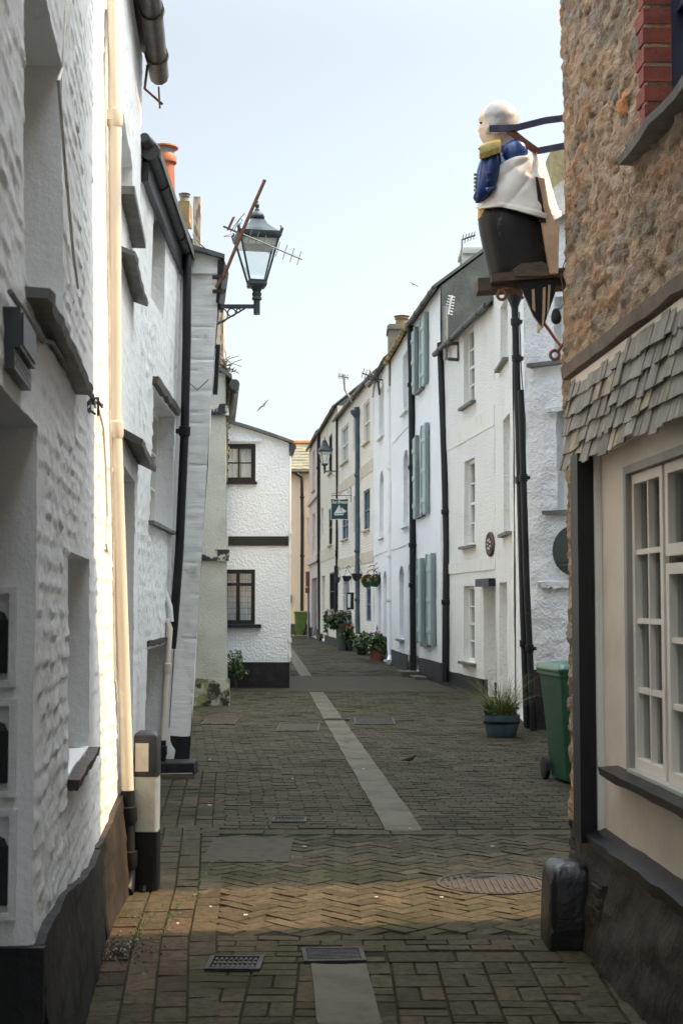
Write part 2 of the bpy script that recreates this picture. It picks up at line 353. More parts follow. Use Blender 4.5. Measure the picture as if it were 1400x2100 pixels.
def panel(mb, fac, u0, u1, h0, h1, holes=(), step=9.0, hstep=None, disp=None, colf=None, topf=None, off=0.0, edge=0.0):
    hstep = hstep or step
    def cuts(a, b, ex, st):
        bs = sorted(set([round(a,5), round(b,5)] + [round(min(max(e,a),b),5) for e in ex]))
        out = [bs[0]]
        for p, q in zip(bs, bs[1:]):
            k = max(1, int(math.ceil((q - p) / st - 1e-6)))
            out += [p + (q - p) * (i + 1) / k for i in range(k)]
        return out
    us = cuts(u0, u1, [e for h in holes for e in h[:2]], step)
    hs = cuts(h0, h1, [e for h in holes for e in h[2:4]], hstep)
    vid = {}; hb_ = max([h0] + [q[3] for q in holes])
    def P(i, j, o=0.0):
        u, h = us[i], hs[j]
        hh = h if (topf is None or h <= hb_) else hb_ + (h - hb_) * (topf(u) - hb_) / (h1 - hb_)
        d = off + (disp(u, hh) if disp else 0.0)
        return fac.pt(u, hh, d + o), (u, hh)
    def vert(i, j):
        if (i, j) not in vid:
            p, uv = P(i, j)
            vid[(i, j)] = mb.add(p, uv, colf(*uv) if colf else None)
        return vid[(i, j)]
    def hole(i, j):
        if not (0 <= i < len(us)-1 and 0 <= j < len(hs)-1): return None
        cu, ch = (us[i]+us[i+1])/2, (hs[j]+hs[j+1])/2
        for q in holes:
            if q[0] < cu < q[1] and q[2] < ch < q[3]: return q
        return None
    flip = fac.d3.cross(V((0,0,1))).dot(fac.n3) < 0
    def face(f): mb.f.append(f[::-1] if flip else f)
    bid = {}
    def back(i, j, dep):
        k = (i, j, dep)
        if k not in bid:
            p, uv = P(i, j, -dep); bid[k] = mb.add(p, uv, colf(*uv) if colf else None)
        return bid[k]
    for i in range(len(us)-1):
        for j in range(len(hs)-1):
            q = hole(i, j)
            if q is None:
                face([vert(i,j), vert(i+1,j), vert(i+1,j+1), vert(i,j+1)])
            else:
                dep = q[4]
                if hole(i-1,j) is None and us[i] > u0+1e-6: face([vert(i,j), vert(i,j+1), back(i,j+1,dep), back(i,j,dep)][::-1])
                if hole(i+1,j) is None and us[i+1] < u1-1e-6: face([vert(i+1,j), vert(i+1,j+1), back(i+1,j+1,dep), back(i+1,j,dep)])
                if hole(i,j-1) is None: face([vert(i,j), vert(i+1,j), back(i+1,j,dep), back(i,j,dep)])
                if hole(i,j+1) is None: face([vert(i,j+1), vert(i+1,j+1), back(i+1,j+1,dep), back(i,j+1,dep)][::-1])
    if edge:
        for i in range(len(us)-1):
            face([vert(i,len(hs)-1), vert(i+1,len(hs)-1), back(i+1,len(hs)-1,edge), back(i,len(hs)-1,edge)])
        for j in range(len(hs)-1):
            face([vert(0,j), vert(0,j+1), back(0,j+1,edge), back(0,j,edge)])
            face([vert(len(us)-1,j), vert(len(us)-1,j+1), back(len(us)-1,j+1,edge), back(len(us)-1,j,edge)][::-1])
    return mb

def fbox(mb, fac, u0, u1, h0, h1, o0, o1):
    """box on a facade between offsets o0 (inner) and o1 (outer)"""
    p = [mb.add(fac.pt(u, h, o)) for h in (h0, h1) for o in (o0, o1) for u in (u0, u1)]
    for f in [(0,2,3,1),(4,5,7,6),(0,1,5,4),(2,6,7,3),(0,4,6,2),(1,3,7,5)]: mb.f.append([p[q] for q in f])
    return mb

def make_window(root, fac, w):
    u0, u1, h0, h1, dep = w['hole']
    fm, gm = w.get('frame', MT['frame_white']), w.get('pane', MT['pane_dark'])
    cols, rows = w.get('cols', 2), w.get('rows', 4)
    fw, bar = w.get('fw', .055), w.get('bar', .022)
    o1 = -dep + .05; o0 = -dep - .015
    if w.get('door'):
        mb = MB(); fbox(mb, fac, u0, u1, h0, h1, o0, -dep + .02)
        for k in range(2):
            for q in range(2):
                a = u0 + (u1-u0)*(.12 + .42*q); b = a + (u1-u0)*.34
                c = h0 + (h1-h0)*(.08 + .5*k); d = c + (h1-h0)*.38
                fbox(mb, fac, a, b, c, d, -dep + .018, -dep + .035)
        o = mb.build('door', fm, root)
        hb = MB(); p = fac.pt(u0 + (u1-u0)*.85, h0 + 1.0, -dep + .055); hb.ball(p, .028, 8)
        hb.build('door_knob', MT['galv'], o)
        return
    mb = MB()
    fbox(mb, fac, u0, u0+fw, h0, h1, o0, o1); fbox(mb, fac, u1-fw, u1, h0, h1, o0, o1)
    fbox(mb, fac, u0+fw, u1-fw, h0, h0+fw, o0, o1); fbox(mb, fac, u0+fw, u1-fw, h1-fw, h1, o0, o1)
    iu0, iu1, ih0, ih1 = u0+fw, u1-fw, h0+fw, h1-fw
    for k in range(1, cols):
        c = iu0 + (iu1-iu0)*k/cols; fbox(mb, fac, c-bar/2, c+bar/2, ih0, ih1, o0+.005, o1-.012)
    for k in range(1, rows):
        c = ih0 + (ih1-ih0)*k/rows
        t = bar*1.8 if (rows % 2 == 0 and k == rows//2 and w.get('sash', True)) else bar
        fbox(mb, fac, iu0, iu1, c-t/2, c+t/2, o0+.008, o1-.009)
    o = mb.build('window', fm, root)
    pb = MB(); pb.poly([fac.pt(iu0, ih0, -dep+.004), fac.pt(iu1, ih0, -dep+.004), fac.pt(iu1, ih1, -dep+.004), fac.pt(iu0, ih1, -dep+.004)])
    pb.build('pane', gm, o)
    if w.get('curtain'):
        cb = MB(); n = 24
        for side in (0, 1):
            rings = []
            for k in range(n+1):
                f = k/n*.42; uu = iu0 + (iu1-iu0)*(f if side == 0 else 1-f)
                oo = -dep - .07 + .018*math.sin(k*1.7)
                rings.append([fac.pt(uu, ih0, oo), fac.pt(uu, ih1, oo)])
            cb.loft(rings, cap=False, closed=False)
        cb.build('curtain', MT['curtain'], o, 60)
    elif w.get('blind'):
        bb = MB(); fbox(bb, fac, iu0, iu1, ih0, ih1, -dep-.06, -dep-.05); bb.build('blind', w['blind'], o)
    if w.get('sill'):
        sb = MB(); e = w.get('ext', .07); t = w.get('sillt', .05)
        fbox(sb, fac, u0-e, u1+e, h0-t, h0-.001, -dep+.02, w.get('proj', .09)); sb.build('sill', w['sill'], o)

def wn(fac, pxa, pxb, yt, yb, at, dep=.16, **k):
    um = (yt+yb)/2
    ua, ub = fac.u(pxa, um), fac.u(pxb, um)
    h1, h0 = fac.h(at, yt), fac.h(at, yb)
    d = dict(hole=(min(ua,ub), max(ua,ub), h0, h1, dep)); d.update(k); return d

def arch_fill(mb, fac, hole, rise):
    u0, u1, h0, h1, dep = hole; n = 8
    for s in (0, 1):
        pts = []
        for k in range(n+1):
            t = k/n
            uu = (u0 + (u1-u0)*.5*t) if s == 0 else (u1 - (u1-u0)*.5*t)
            pts.append((uu, h1 - rise*(1 - math.sqrt(max(0, 1-(1-t)**2)))))
        corner = (u0 if s == 0 else u1, h1)
        fr = [fac.pt(a, b, .001) for a, b in pts]; c = fac.pt(corner[0], corner[1], .001)
        for a, b in zip(fr, fr[1:]): mb.poly([c, a, b])
        for (a, b), (a2, b2) in zip(pts, pts[1:]):
            mb.quad(fac.pt(a, b, .001), fac.pt(a2, b2, .001), fac.pt(a2, b2, -dep), fac.pt(a, b, -dep))

def tin(h, n, k=3): return h
def wavy(amp, sc, seed):
    return lambda u, h: amp * N2(u*sc, h*sc, seed) + amp*.4*N2(u*sc*3, h*sc*3, seed+5)

def shell(mb, fac, H, D, u0=.004, u1=None, topback=None):
    u1 = fac.L - .004 if u1 is None else u1
    a0, a1 = fac.pt(u0, -.02, -.02), fac.pt(u1, -.02, -.02); b0, b1 = fac.pt(u0, H, -.02), fac.pt(u1, H, -.02)
    bk = -fac.n3 * D
    mb.quad(a0, b0, b0+bk, a0+bk); mb.quad(a1, a1+bk, b1+bk, b1); mb.quad(a0+bk, b0+bk, b1+bk, a1+bk); dz_ = V((0,0,.03)); mb.quad(b0-dz_, b1-dz_, b1+bk-dz_, b0+bk-dz_)
    return mb

def pitched_roof(root, fac, H, D, pitch=38, over=.14, u0=None, u1=None, m=None, gable=True, gm=None):
    u0 = -.02 if u0 is None else u0; u1 = fac.L + .02 if u1 is None else u1
    t = math.tan(math.radians(pitch)); half = D/2
    rh = H + t*half
    mb = MB(); th = .07
    def P(u, off, h): return fac.pt(u, H, off) + V((0,0,h-H))
    e0, e1 = P(u0, over, H - t*over*.6 + .02), P(u1, over, H - t*over*.6 + .02)
    r0, r1 = P(u0, -half, rh), P(u1, -half, rh)
    k0, k1 = P(u0, -D-over, H), P(u1, -D-over, H)
    up = V((0,0,th))
    mb.loft([[e0, r0, r0+up, e0+up], [e1, r1, r1+up, e1+up]])
    mb.loft([[k0, r0, r0+up*.98, k0+up], [k1, r1, r1+up*.98, k1+up]])
    o = mb.build('roof', m or MT['slate'], root)
    if gable:
        for u in (u0+.03, u1-.03):
            gb = MB(); gb.prism([P(u, 0, H), P(u, -D, H), P(u, -half, rh-.01)], fac.d3*.02*(1 if u < .5 else -1))
            gb.build('gable', gm or MT['slate_gable'], root)
    return o

def gutter(root, fac, h, m, u0=0, u1=None, off=.13, r=.055, joints=4):
    u1 = fac.L if u1 is None else u1
    mb = MB(); mb.tube([fac.pt(u0, h, off), fac.pt(u1, h, off)], r, 10)
    for k in range(joints):
        u = u0 + (u1-u0)*(k+.5)/joints
        mb.tube([fac.pt(u-.03, h, off), fac.pt(u+.03, h, off)], r*1.18, 10)
    return mb.build('gutter', m, root, 50)

def drainpipe(root, pts, r, m, name='drainpipe', collars=(), hopper=None, clipdir=None):
    mb = MB(); mb.tube(pts, r, 12)
    P0, P1 = V(pts[0]), V(pts[-1])
    for z in collars:
        for a, b in zip(pts, pts[1:]):
            a, b = V(a), V(b)
            if min(a.z,b.z) <= z <= max(a.z,b.z) and abs(a.z-b.z) > .01:
                t = (z-a.z)/(b.z-a.z); c = a.lerp(b, t); d = (b-a).normalized()
                mb.tube([c-d*.05, c-d*.045, c+d*.03, c+d*.05], [r*1.05, r*1.32, r*1.32, r*1.1], 12)
                if clipdir is not None: mb.obox(c + clipdir*(r*.9), clipdir*r*1.0, d*.02, clipdir.cross(d)*r*1.3)
                break
    if hopper:
        c = V(hopper); mb.lathe(c, [(r, -.14), (r*1.5, -.08), (r*2.3, 0), (r*2.5, .09), (r*2.5, .1), (r*2.0, .1), (r*1.5,.02)], 12)
    return mb.build(name, m, root, 50)

def house(name, label, fac, H, wm, wins, D=5.0, step=.14, amp=.012, seed=1.0, plinth=None, courses=(), roof=38, gm=None, gcol=None,
          roofm=None, loc=None, arch=(), gut=True, cat='house', group=None, topf=None, disp=None, gable=True, shellm=None):
    loc = loc or fac.pt(fac.L/2, 0)
    root = thing(name, label, cat, (loc[0], loc[1], 0), group)
    holes = [w['hole'] for w in wins]
    mb = MB()
    panel(mb, fac, 0, fac.L, -.02, H, holes, step, None, disp or wavy(amp, .9, seed), topf=topf)
    for i in arch:
        q = holes[i]; arch_fill(mb, fac, q, (q[1]-q[0])*.33)
    if shellm is None: shell(mb, fac, H, D)
    mb.build('wall', wm, root, 40)
    if shellm is not None:
        sb = MB(); shell(sb, fac, H, D); sb.build('side_wall', shellm, root)
    for w in wins: make_window(root, fac, w)
    if plinth:
        hp, pm = plinth; pb = MB()
        segs = []; u = 0.0
        for q in sorted([w['hole'] for w in wins if w['hole'][2] < hp-.05]):
            segs.append((u, q[0])); u = q[1]
        segs.append((u, fac.L))
        for a, b in segs:
            if b - a > .05: panel(pb, fac, a, b, -.02, hp, (), .2, .15, wavy(.008, 2, seed), topf=lambda u: hp + .015*N2(u*1.5, seed), off=(.085 if disp else .022), edge=.09)
        pb.build('plinth', pm, root, 40)
    for (a, b, pr, cm) in courses:
        cb = MB(); fbox(cb, fac, .01, fac.L-.01, a, b, -.01, pr); cb.build('string_course', cm, root)
    if roof: pitched_roof(root, fac, H, D, roof, m=roofm, gm=gm, gable=gable)
    if gut and gcol: gutter(root, fac, H-.04, gcol)
    return root
# ================================================================== SETTING: ground, paving
def interp(tab, y):
    if y <= tab[0][0]: return tab[0][1]
    for (a, b), (c, d) in zip(tab, tab[1:]):
        if y <= c: return b + (d-b)*(y-a)/(c-a)
    return tab[-1][1]
LEFT = [(1,-.6),(6.9,-1.2),(8.2,-1.28),(10.6,-1.5),(13.8,-1.75),(13.85,-1.5),(21,-2.3),(26.9,-2.3),(27.05,-1.1),(34,-1.5),(50,-2.3),(80,-4.2)]
RIGHT = [(1,1.48),(6.6,1.25),(7.5,1.25),(7.55,3.3),(17.2,3.3),(17.3,2.95),(18.4,2.6),(23.5,2.66),(27.6,2.15),(38,1.35),(53,-.1),(70,-1.5),(80,-1.3)]
gm_ = MB(); gm_.quad((-300,-60,-.035),(300,-60,-.035),(300,500,-.035),(-300,500,-.035))
tag(gm_.build('ground', MT['ground']), kind='structure')
bd = MB(); bd.quad((-5,-4,-.008),(9,-4,-.008),(9,82,-.008),(-5,82,-.008))
tag(bd.build('joint_bed', MT['bed']), kind='structure')

CH0, CHS = V((.44, 10.15)), -.0575                       # drainage channel line
def chx(y): return CH0.x + CHS*(y-CH0.y)
pav = MB()
def tint_at(x, y):
    b = .053 * (1 + .13*R.gauss(0,1))
    b = max(.028, b)
    c = V((b*1.10, b*1.0, b*.70))
    k = R.random()
    if k < .12: c = V((b*1.20, b*.97, b*.68))
    elif k < .24: c = V((b*.95, b*.97, b*.62))
    w = sstep(7.2, 5.8, y) * sstep(-.35, -.95, x)
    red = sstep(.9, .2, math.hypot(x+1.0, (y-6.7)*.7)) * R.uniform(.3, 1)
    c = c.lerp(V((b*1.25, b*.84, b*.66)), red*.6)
    g = sstep(.1, .5, N2(x*.5, y*.3, 3.3)) * .5
    c = c.lerp(V((b*.92, b*.97, b*.55)), g)
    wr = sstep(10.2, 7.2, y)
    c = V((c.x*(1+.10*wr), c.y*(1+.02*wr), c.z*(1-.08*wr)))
    return c
def brick(cx, cy, ax, lx, ly, gap=.0035, ch=.004):
    """one paver: centre, direction (unit 2D), size along ax / across"""
    ay = V((-ax.y, ax.x))
    if not (interp(LEFT, cy)-.35 < cx < interp(RIGHT, cy)+.3): return
    hx, hy = lx/2-gap/2, ly/2-gap/2
    z = R.gauss(0, .0013) + .006*N2(cx*.7, cy*.5, 9)
    tx, ty = R.gauss(0, .0012), R.gauss(0, .0012)
    col = tint_at(cx, cy)
    i = []
    for (q, zz) in ((0, -.012), (ch, 0.0)):
        for sx, sy in ((-1,-1),(1,-1),(1,1),(-1,1)):
            p = V((cx, cy)) + ax*(sx*(hx-q)) + ay*(sy*(hy-q))
            h = zz if zz < 0 else z + sx*tx + sy*ty
            i.append(pav.add((p.x, p.y, h), None, col))
    pav.f.append([i[4],i[5],i[6],i[7]])
    for k in range(4): pav.f.append([i[k], i[(k+1)%4], i[4+(k+1)%4], i[4+k]])
X1, Y1 = V((1,0)), V((0,1))
def cut_row(xx, y, bl, rh, xs, xe):
    while xx < xe:
        a, b = max(xx, xs), xx + bl
        if b - a > .025: brick((a+b)/2, y, X1, b-a, rh)
        xx += bl
def margin_left(y): return interp(LEFT, y) + .55
def margin_right(y): return interp(RIGHT, y) - .02
# zone A: basket weave y < 6.5
y = 3.4
while y < 6.42:
    xs = -1.0
    n = 0
    while xs < 1.6:
        k = (int(round((y-3.4)/.2035)) + n) % 2
        if interp(LEFT, y)+.50 < xs+.1 < .98:
            if k: 
                brick(xs+.1, y+.05, X1, .2, .1); brick(xs+.1, y+.152, X1, .2, .1)
            else:
                brick(xs+.05, y+.1, Y1, .2, .1); brick(xs+.152, y+.1, Y1, .2, .1)
        xs += .2035; n += 1
    y += .2035
# long margin courses each side of the foreground (run along the walls)
for c in range(5):
    yy = 3.0 + R.random()*.1
    while yy < 10.2:
        l = .2 if yy > 6.8 else R.choice((.2,.22,.26))
        d = V((interp(LEFT, yy+.1)-interp(LEFT, yy), .1)).normalized()
        brick(interp(LEFT, yy+l/2) + .01 + c*.132, yy + l/2, d, l, .13, .004); yy += l
for c in range(3):
    yy = 3.0 + R.random()*.1
    while yy < 6.6:
        l = R.choice((.2,.22,.26)); brick(1.03 + c*.135 + .02*(yy-5.5), yy + l/2, V((-.02,1)).normalized(), l, .13, .004); yy += l
# stretcher courses y 6.45-7.0
for r in range(5):
    yy = 6.47 + r*.104 + .0
    cut_row(-1.0 + (r % 2)*.1, yy+.05, .2, .1, interp(LEFT, yy) + .60, .1 if r < 2 else 1.1)
for k in range(4):
    if k < 3: brick(.36 + k*.31, 6.56, X1, .305, .19, .005)
# zone B: 45 degree herringbone y 7.0-9.95
c45 = math.cos(math.radians(45))
W_ = .1
for i in range(-90, 91):
    for j in range(-40, 41):
        bx, by = i + 2*j, i - 2*j
        for kind in (0, 1):
            if kind == 0: lx_, ly_ = bx + 1.0, by + .5
            else: lx_, ly_ = bx + 2.5, by + 0.0
            x = (lx_*c45 - ly_*c45)*W_ + .1; yv = (lx_*c45 + ly_*c45)*W_ + 8.5
            if not (7.03 < yv < 9.93): continue
            if x < margin_left(yv) or x > 3.6: continue
            d = V((c45, c45)) if kind == 0 else V((-c45, c45))
            brick(x, yv, d, .2, .1)
for yy in (6.99, 9.98):
    pass
# border of long slabs at y ~10.1
xx = -1.0
while xx < 3.4:
    l = R.uniform(.38,.5); brick(xx + l/2, 10.09, X1, l, .2, .005); xx += l
# zone C: rows running across, stretcher bond
r = 0; y = 10.25
while y < 74:
    big = 1.0 if y < 34 else 2.0
    rowh, bl = .104*big, .208*big
    if 25.9 < y < 31.2: y += rowh; r += 1; continue
    xx = interp(LEFT, y) - .3 + (r % 2)*bl/2 + R.gauss(0,.006)
    xm = margin_left(y) if y < 13.6 else -9
    if abs(y-17.5) < 5 : pass
    cut_row(xx, y+rowh/2, bl, rowh, xm - .005, interp(RIGHT, y) + .25)
    y += rowh; r += 1
for c in range(4):                                       # longitudinal courses beside the left houses
    yy = 10.25
    while yy < 13.7:
        l = .21; brick(margin_left(yy) - .07 - c*.13, yy+l/2, V((-.09,1)).normalized(), l, .125); yy += l
tag(pav.build('paving', MT['paver']), kind='structure')
# dark smooth cross strip
cs = MB(); cs.quad((interp(LEFT,25.9)-.3,25.95,.004),(2.7,25.85,.004),(2.2,31.3,.004),(-1.7,31.25,.004))
tag(cs.build('crossing_strip', MT['asphalt']), kind='structure')
# far forecourt in front of the end house
fs = MB(); fs.quad((-5,66,.010),(1,66,.010),(1,80,.010),(-5,80,.010)); tag(fs.build('far_pavement', MT['slab']), kind='structure')

# drainage channel: dished concrete units
def channel(segs, name):
    mb = MB()
    for (y0, y1, w0, w1, fx) in segs:
        n = 6; rows = []
        for t in (0, .03, .5, .97, 1):
            yy = y0 + (y1-y0)*t; w = w0 + (w1-w0)*t; jit = R.gauss(0,.003)
            row = []
            for k in range(n+1):
                s = k/n*2-1
                z = .0095 - .0045*(1-s*s) - (.006 if t in (0,1) else 0)
                row.append(V((fx(yy) + s*w/2 + jit + R.gauss(0,.0015), yy, z)))
            rows.append([row[0]-V((0,0,.02))] + row + [row[-1]-V((0,0,.02))])
        mb.loft(rows, cap=False, closed=False)
    return tag(mb.build(name, MT['concrete'], None, 40), kind='structure')
segs = []; y = 10.15
while y < 25.6:
    segs.append((y, y+.91, .262, .262, chx)); y += .918
y = 31.4
while y < 62: segs.append((y, y+1.8, .27, .27, chx)); y += 1.815
fxn = lambda yy: -.012 + .042*(6.45-yy)
for y0 in (3.7, 4.62, 5.53): segs.append((y0, y0+.905, .245, .24, fxn))
channel(segs, 'drainage_channel')

# ------------------------------------------------------------------ covers and grates
def flat_cover(name, label, cat, x0, x1, y0, y1, m, ang=0, ribs=0, group=None, stud=False, z=.009, frame=True):
    c = V(((x0+x1)/2, (y0+y1)/2, 0)); root = thing(name, label, cat, c, group)
    hx, hy = (x1-x0)/2, (y1-y0)/2
    mb = MB()
    if frame:
        f = min(.02, hy*.3)
        for a in ((-hx,hx,-hy,-hy+f),(-hx,hx,hy-f,hy),(-hx,-hx+f,-hy+f,hy-f),(hx-f,hx,-hy+f,hy-f)):
            mb.box(c.x+a[0], c.x+a[1], c.y+a[2], c.y+a[3], -.015, z+.003)
        mb.build('rim', MT['iron'], root)
        hx -= f+.003; hy -= f+.003
    mb = MB()
    if ribs:
        mb.box(c.x-hx, c.x+hx, c.y-hy, c.y+hy, -.015, z-.008)
        for k in range(ribs):
            if stud:
                for q in range(3):
                    x = c.x - hx + 2*hx*(k+.5)/ribs; yy = c.y - hy + 2*hy*(q+.5)/3
                    mb.box(x-hx/ribs*.6, x+hx/ribs*.6, yy-hy*.2, yy+hy*.2, z-.009, z+.001)
            else:
                yy = c.y - hy + 2*hy*(k+.5)/ribs; mb.box(c.x-hx, c.x+hx, yy-hy/ribs*.55, yy+hy/ribs*.55, z-.009, z+.001)
    else:
        mb.box(c.x-hx, c.x+hx, c.y-hy, c.y+hy, -.015, z)
        for k in (-1,1): mb.box(c.x+k*hx*.55-.02, c.x+k*hx*.55+.02, c.y-hy+.03, c.y-hy+.045, z-.001, z+.004)
    mb.build('plate', m, root)
    root.rotation_euler.z = ang
    return root
a, b = G(622,1945), G(746,1947)
flat_cover('drain_grate', 'ribbed iron drain grate at the head of the foreground concrete channel', 'drain grate', a.x, b.x, 6.45, 6.70, MT['iron'], math.radians(4), ribs=8)
a, b = G(433,1958), G(542,1958)
flat_cover('drain_cover', 'small studded iron cover in the basket weave bricks left of the channel', 'drain cover', a.x, b.x, 6.31, 6.55, MT['iron'], -.03, ribs=9, stud=True)
a, b = G(430,1738), G(598,1738)
flat_cover('inspection_cover', 'large plain rectangular inspection slab in the herringbone bricks', 'inspection cover', a.x, b.x, 8.9, 9.82, MT['slab'], 0, frame=False, z=.008)
a, b = G(562,1672), G(630,1672)
flat_cover('drain_cover', 'small speckled grate on the edge of the slab course beyond the inspection slab', 'drain cover', a.x, b.x, 10.5, 10.72, MT['iron'], 0, ribs=8, stud=True)
a, b = G(570,1491), G(655,1491)
flat_cover('inspection_cover', 'dull rectangular cover set left of the long channel near the cottage', 'inspection cover', a.x, b.x, 17.9, 19.0, MT['slab'], 0)
a, b = G(726,1475), G(806,1475)
flat_cover('drain_grate', 'pale slotted grate right of the long channel', 'drain grate', a.x, b.x, 18.9, 20.0, MT['iron'], 0, ribs=7)
a, b = G(425,1474), G(492,1474)
flat_cover('drain_cover', 'dark flush cover in front of the pebbledashed house', 'drain cover', a.x, b.x, 18.9, 19.9, MT['asphalt'], 0)
a, b = G(664,1474), G(716,1474)
flat_cover('channel_grate', 'narrow iron bar grate crossing the long concrete channel', 'drain grate', a.x, b.x, 19.55, 19.8, MT['iron'], 0, ribs=3, z=.016)
# round manhole
mc = G(1010,1812); root = thing('manhole_cover', 'big round ribbed manhole cover lying in the sunlit strip by the stone corner', 'manhole cover', (mc.x, mc.y, 0))
mb = MB(); mb.lathe((mc.x,mc.y,-.01), [(.3,0),(.3,.018),(.305,.0185),(.322,.0185),(.322,0)], 48); mb.build('rim', MT['iron_warm'], root)
mb = MB(); mb.lathe((mc.x,mc.y,-.01), [(.296,0),(.296,.013),(.01,.0132)], 48)
for k in range(-7, 8):
    x = k*.038; hl = math.sqrt(max(0,.285**2 - x*x))
    mb.box(mc.x+x-.009, mc.x+x+.009, mc.y-hl, mc.y+hl*(1 if abs(k)>3 else .35), .0, .0075)
mb.box(mc.x-.10, mc.x-.01, mc.y+.14, mc.y+.16, 0, .0075); mb.box(mc.x-.13, mc.x+.03, mc.y+.19, mc.y+.21, 0, .0075)
mb.build('plate', MT['iron_warm'], root)

# ================================================================== LEFT SIDE
def hsh(a, b, c=0.0):
    x = math.sin(a*127.1 + b*311.7 + c*74.7)*43758.5453
    return x - math.floor(x)
def course_relief(u, h, rh, cl, seed, amp):
    hw = h + .022*N2(u*2.3, h*2.0, seed) + .010*N2(u*7, h*5, seed+2)
    r = math.floor(hw/rh); f = hw/rh - r
    cu = u/cl + hsh(r, seed) + .25*N2(u*3, h*9, seed+4)
    c = math.floor(cu); e = cu - c
    k = hsh(r, c, seed)
    if k < .24: return 0.0
    k = .25 + .75*(k-.24)/.76
    return amp*k*(1-f)**1.6*sstep(0,.22,e)*sstep(1,.78,e)
def chips(u, h):
    a = .009*N2(u*.9, h*.7, 1.0) + .005*N2(u*2.3, h*3.5, 2.0) + .0016*N2(u*14, h*22, 3)
    m2 = .55 + .45*sstep(-.4, .4, N2(u*.7, h*.5, 15))
    return a + .62*m2*(course_relief(u, h, .078, .22, 4.0, .0155) + course_relief(u+3.3, h+.04, .047, .13, 9.0, .007))
F1a = Fac((-.76,3.0), (-1.18,6.9), -.012)
F1b = Fac((-1.18,6.9), (-1.235,8.2), -.028)
F1c = Fac((-1.315,8.22), (-1.52,10.6), 0)
F1n = Fac((-.42,-4), (-.76,3.0), -.012)
L1 = thing('house', 'nearest white house of knobbly painted stone with a cream drainpipe', 'house', (-1.2,6,0))
def u_at(fac, y): return (y - fac.A.y)/fac.d.y
dh = (u_at(F1a,3.25), u_at(F1a,4.24), .0, 2.13, .55)           # doorway (far jamb visible at the left edge)
uw = (u_at(F1a,3.95), u_at(F1a,5.2), 2.50, 3.60, .22)          # upper window
sw = (u_at(F1a,5.45), u_at(F1a,6.55), .95, 1.80, .24)          # small deep window
mb = MB(); panel(mb, F1a, .0, F1a.L, -.02, 4.9, [dh, uw, sw], .026, .0125, chips)
panel(mb, F1a, 0, F1a.L, 4.9, 5.9, (), .1, .1, chips)
fh = (u_at(F1b,7.0), F1b.L)
panel(mb, F1b, 0, F1b.L, -.02, 4.9, (), .026, .0125, lambda u,h: chips(u+F1a.L, h)); panel(mb, F1b, 0, F1b.L, 4.9, 5.9, (), .1, .1, lambda u,h: chips(u+F1a.L, h))
w3 = wn(F1c, 247, 272, 340, 492, 272, .2, sill=MT['sill_slate'], cols=2, rows=2)
w4 = wn(F1c, 252, 275, 985, 1420, 275, .4, door=True, frame=MT['door_grey'])
q = w4['hole']; w4['hole'] = (q[0], q[1], 0, q[3], .4)
panel(mb, F1c, 0, F1c.L, -.02, 5.75, [w3['hole'], w4['hole']], .04, .02, lambda u,h: chips(u+9, h)*1.0)
for zz in range(12):                                            # return behind the drainpipe
    h0, h1 = zz*.49, (zz+1)*.49
    mb.quad(F1b.pt(F1b.L,h0,0), F1c.pt(0,h0,0), F1c.pt(0,h1,0), F1b.pt(F1b.L,h1,0))
panel(mb, F1n, 0, F1n.L, -.02, 5.9, (), .3, .3, chips)
for f, H in ((F1a,5.9),(F1b,5.9),(F1c,5.75),(F1n,5.9)): shell(mb, f, H, 4.5)
mb.build('wall', MT['left_white'], L1, 45)
for w in (w3, w4): make_window(L1, F1c, w)
make_window(L1, F1a, dict(hole=uw, cols=2, rows=2, frame=MT['frame_white'], pane=MT['pane_dark']))
make_window(L1, F1a, dict(hole=sw, cols=2, rows=2, frame=MT['frame_cream'], pane=MT['pane_dark']))
make_window(L1, F1a, dict(hole=dh, door=True, frame=MT['door_grey']))
pb = MB()
def l1top(f, k):
    def t(u):
        y = f.A.y + f.d.y*u
        return (.60 if y < 4.6 else .60 - .17*sstep(4.6,6.6,y) + .10*sstep(7.0,8.0,y)) + .018*N2(u*3, k) + .012*N2(u*9, k)
    return t
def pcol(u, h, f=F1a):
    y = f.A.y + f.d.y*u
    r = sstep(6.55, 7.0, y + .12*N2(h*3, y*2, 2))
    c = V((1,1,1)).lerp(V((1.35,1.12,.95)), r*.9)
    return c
for f, a, b in ((F1a, u_at(F1a,4.24), F1a.L), (F1b, 0, F1b.L+.01)):
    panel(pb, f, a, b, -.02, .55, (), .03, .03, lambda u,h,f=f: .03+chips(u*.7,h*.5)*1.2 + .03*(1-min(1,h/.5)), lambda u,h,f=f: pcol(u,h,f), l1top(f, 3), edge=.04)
panel(pb, F1a, 0, u_at(F1a,3.25), -.02, .55, (), .1, .1, lambda u,h: .03, lambda u,h: (1,1,1), edge=.04)
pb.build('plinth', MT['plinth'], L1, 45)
mb = MB(); pj_ = F1a.pt(u_at(F1a,4.24), 0, .03); mb.box(pj_.x-.75, pj_.x-.0, 4.205, 4.239, -.02, .60); mb.build('plinth', MT['plinth_dark'], L1)
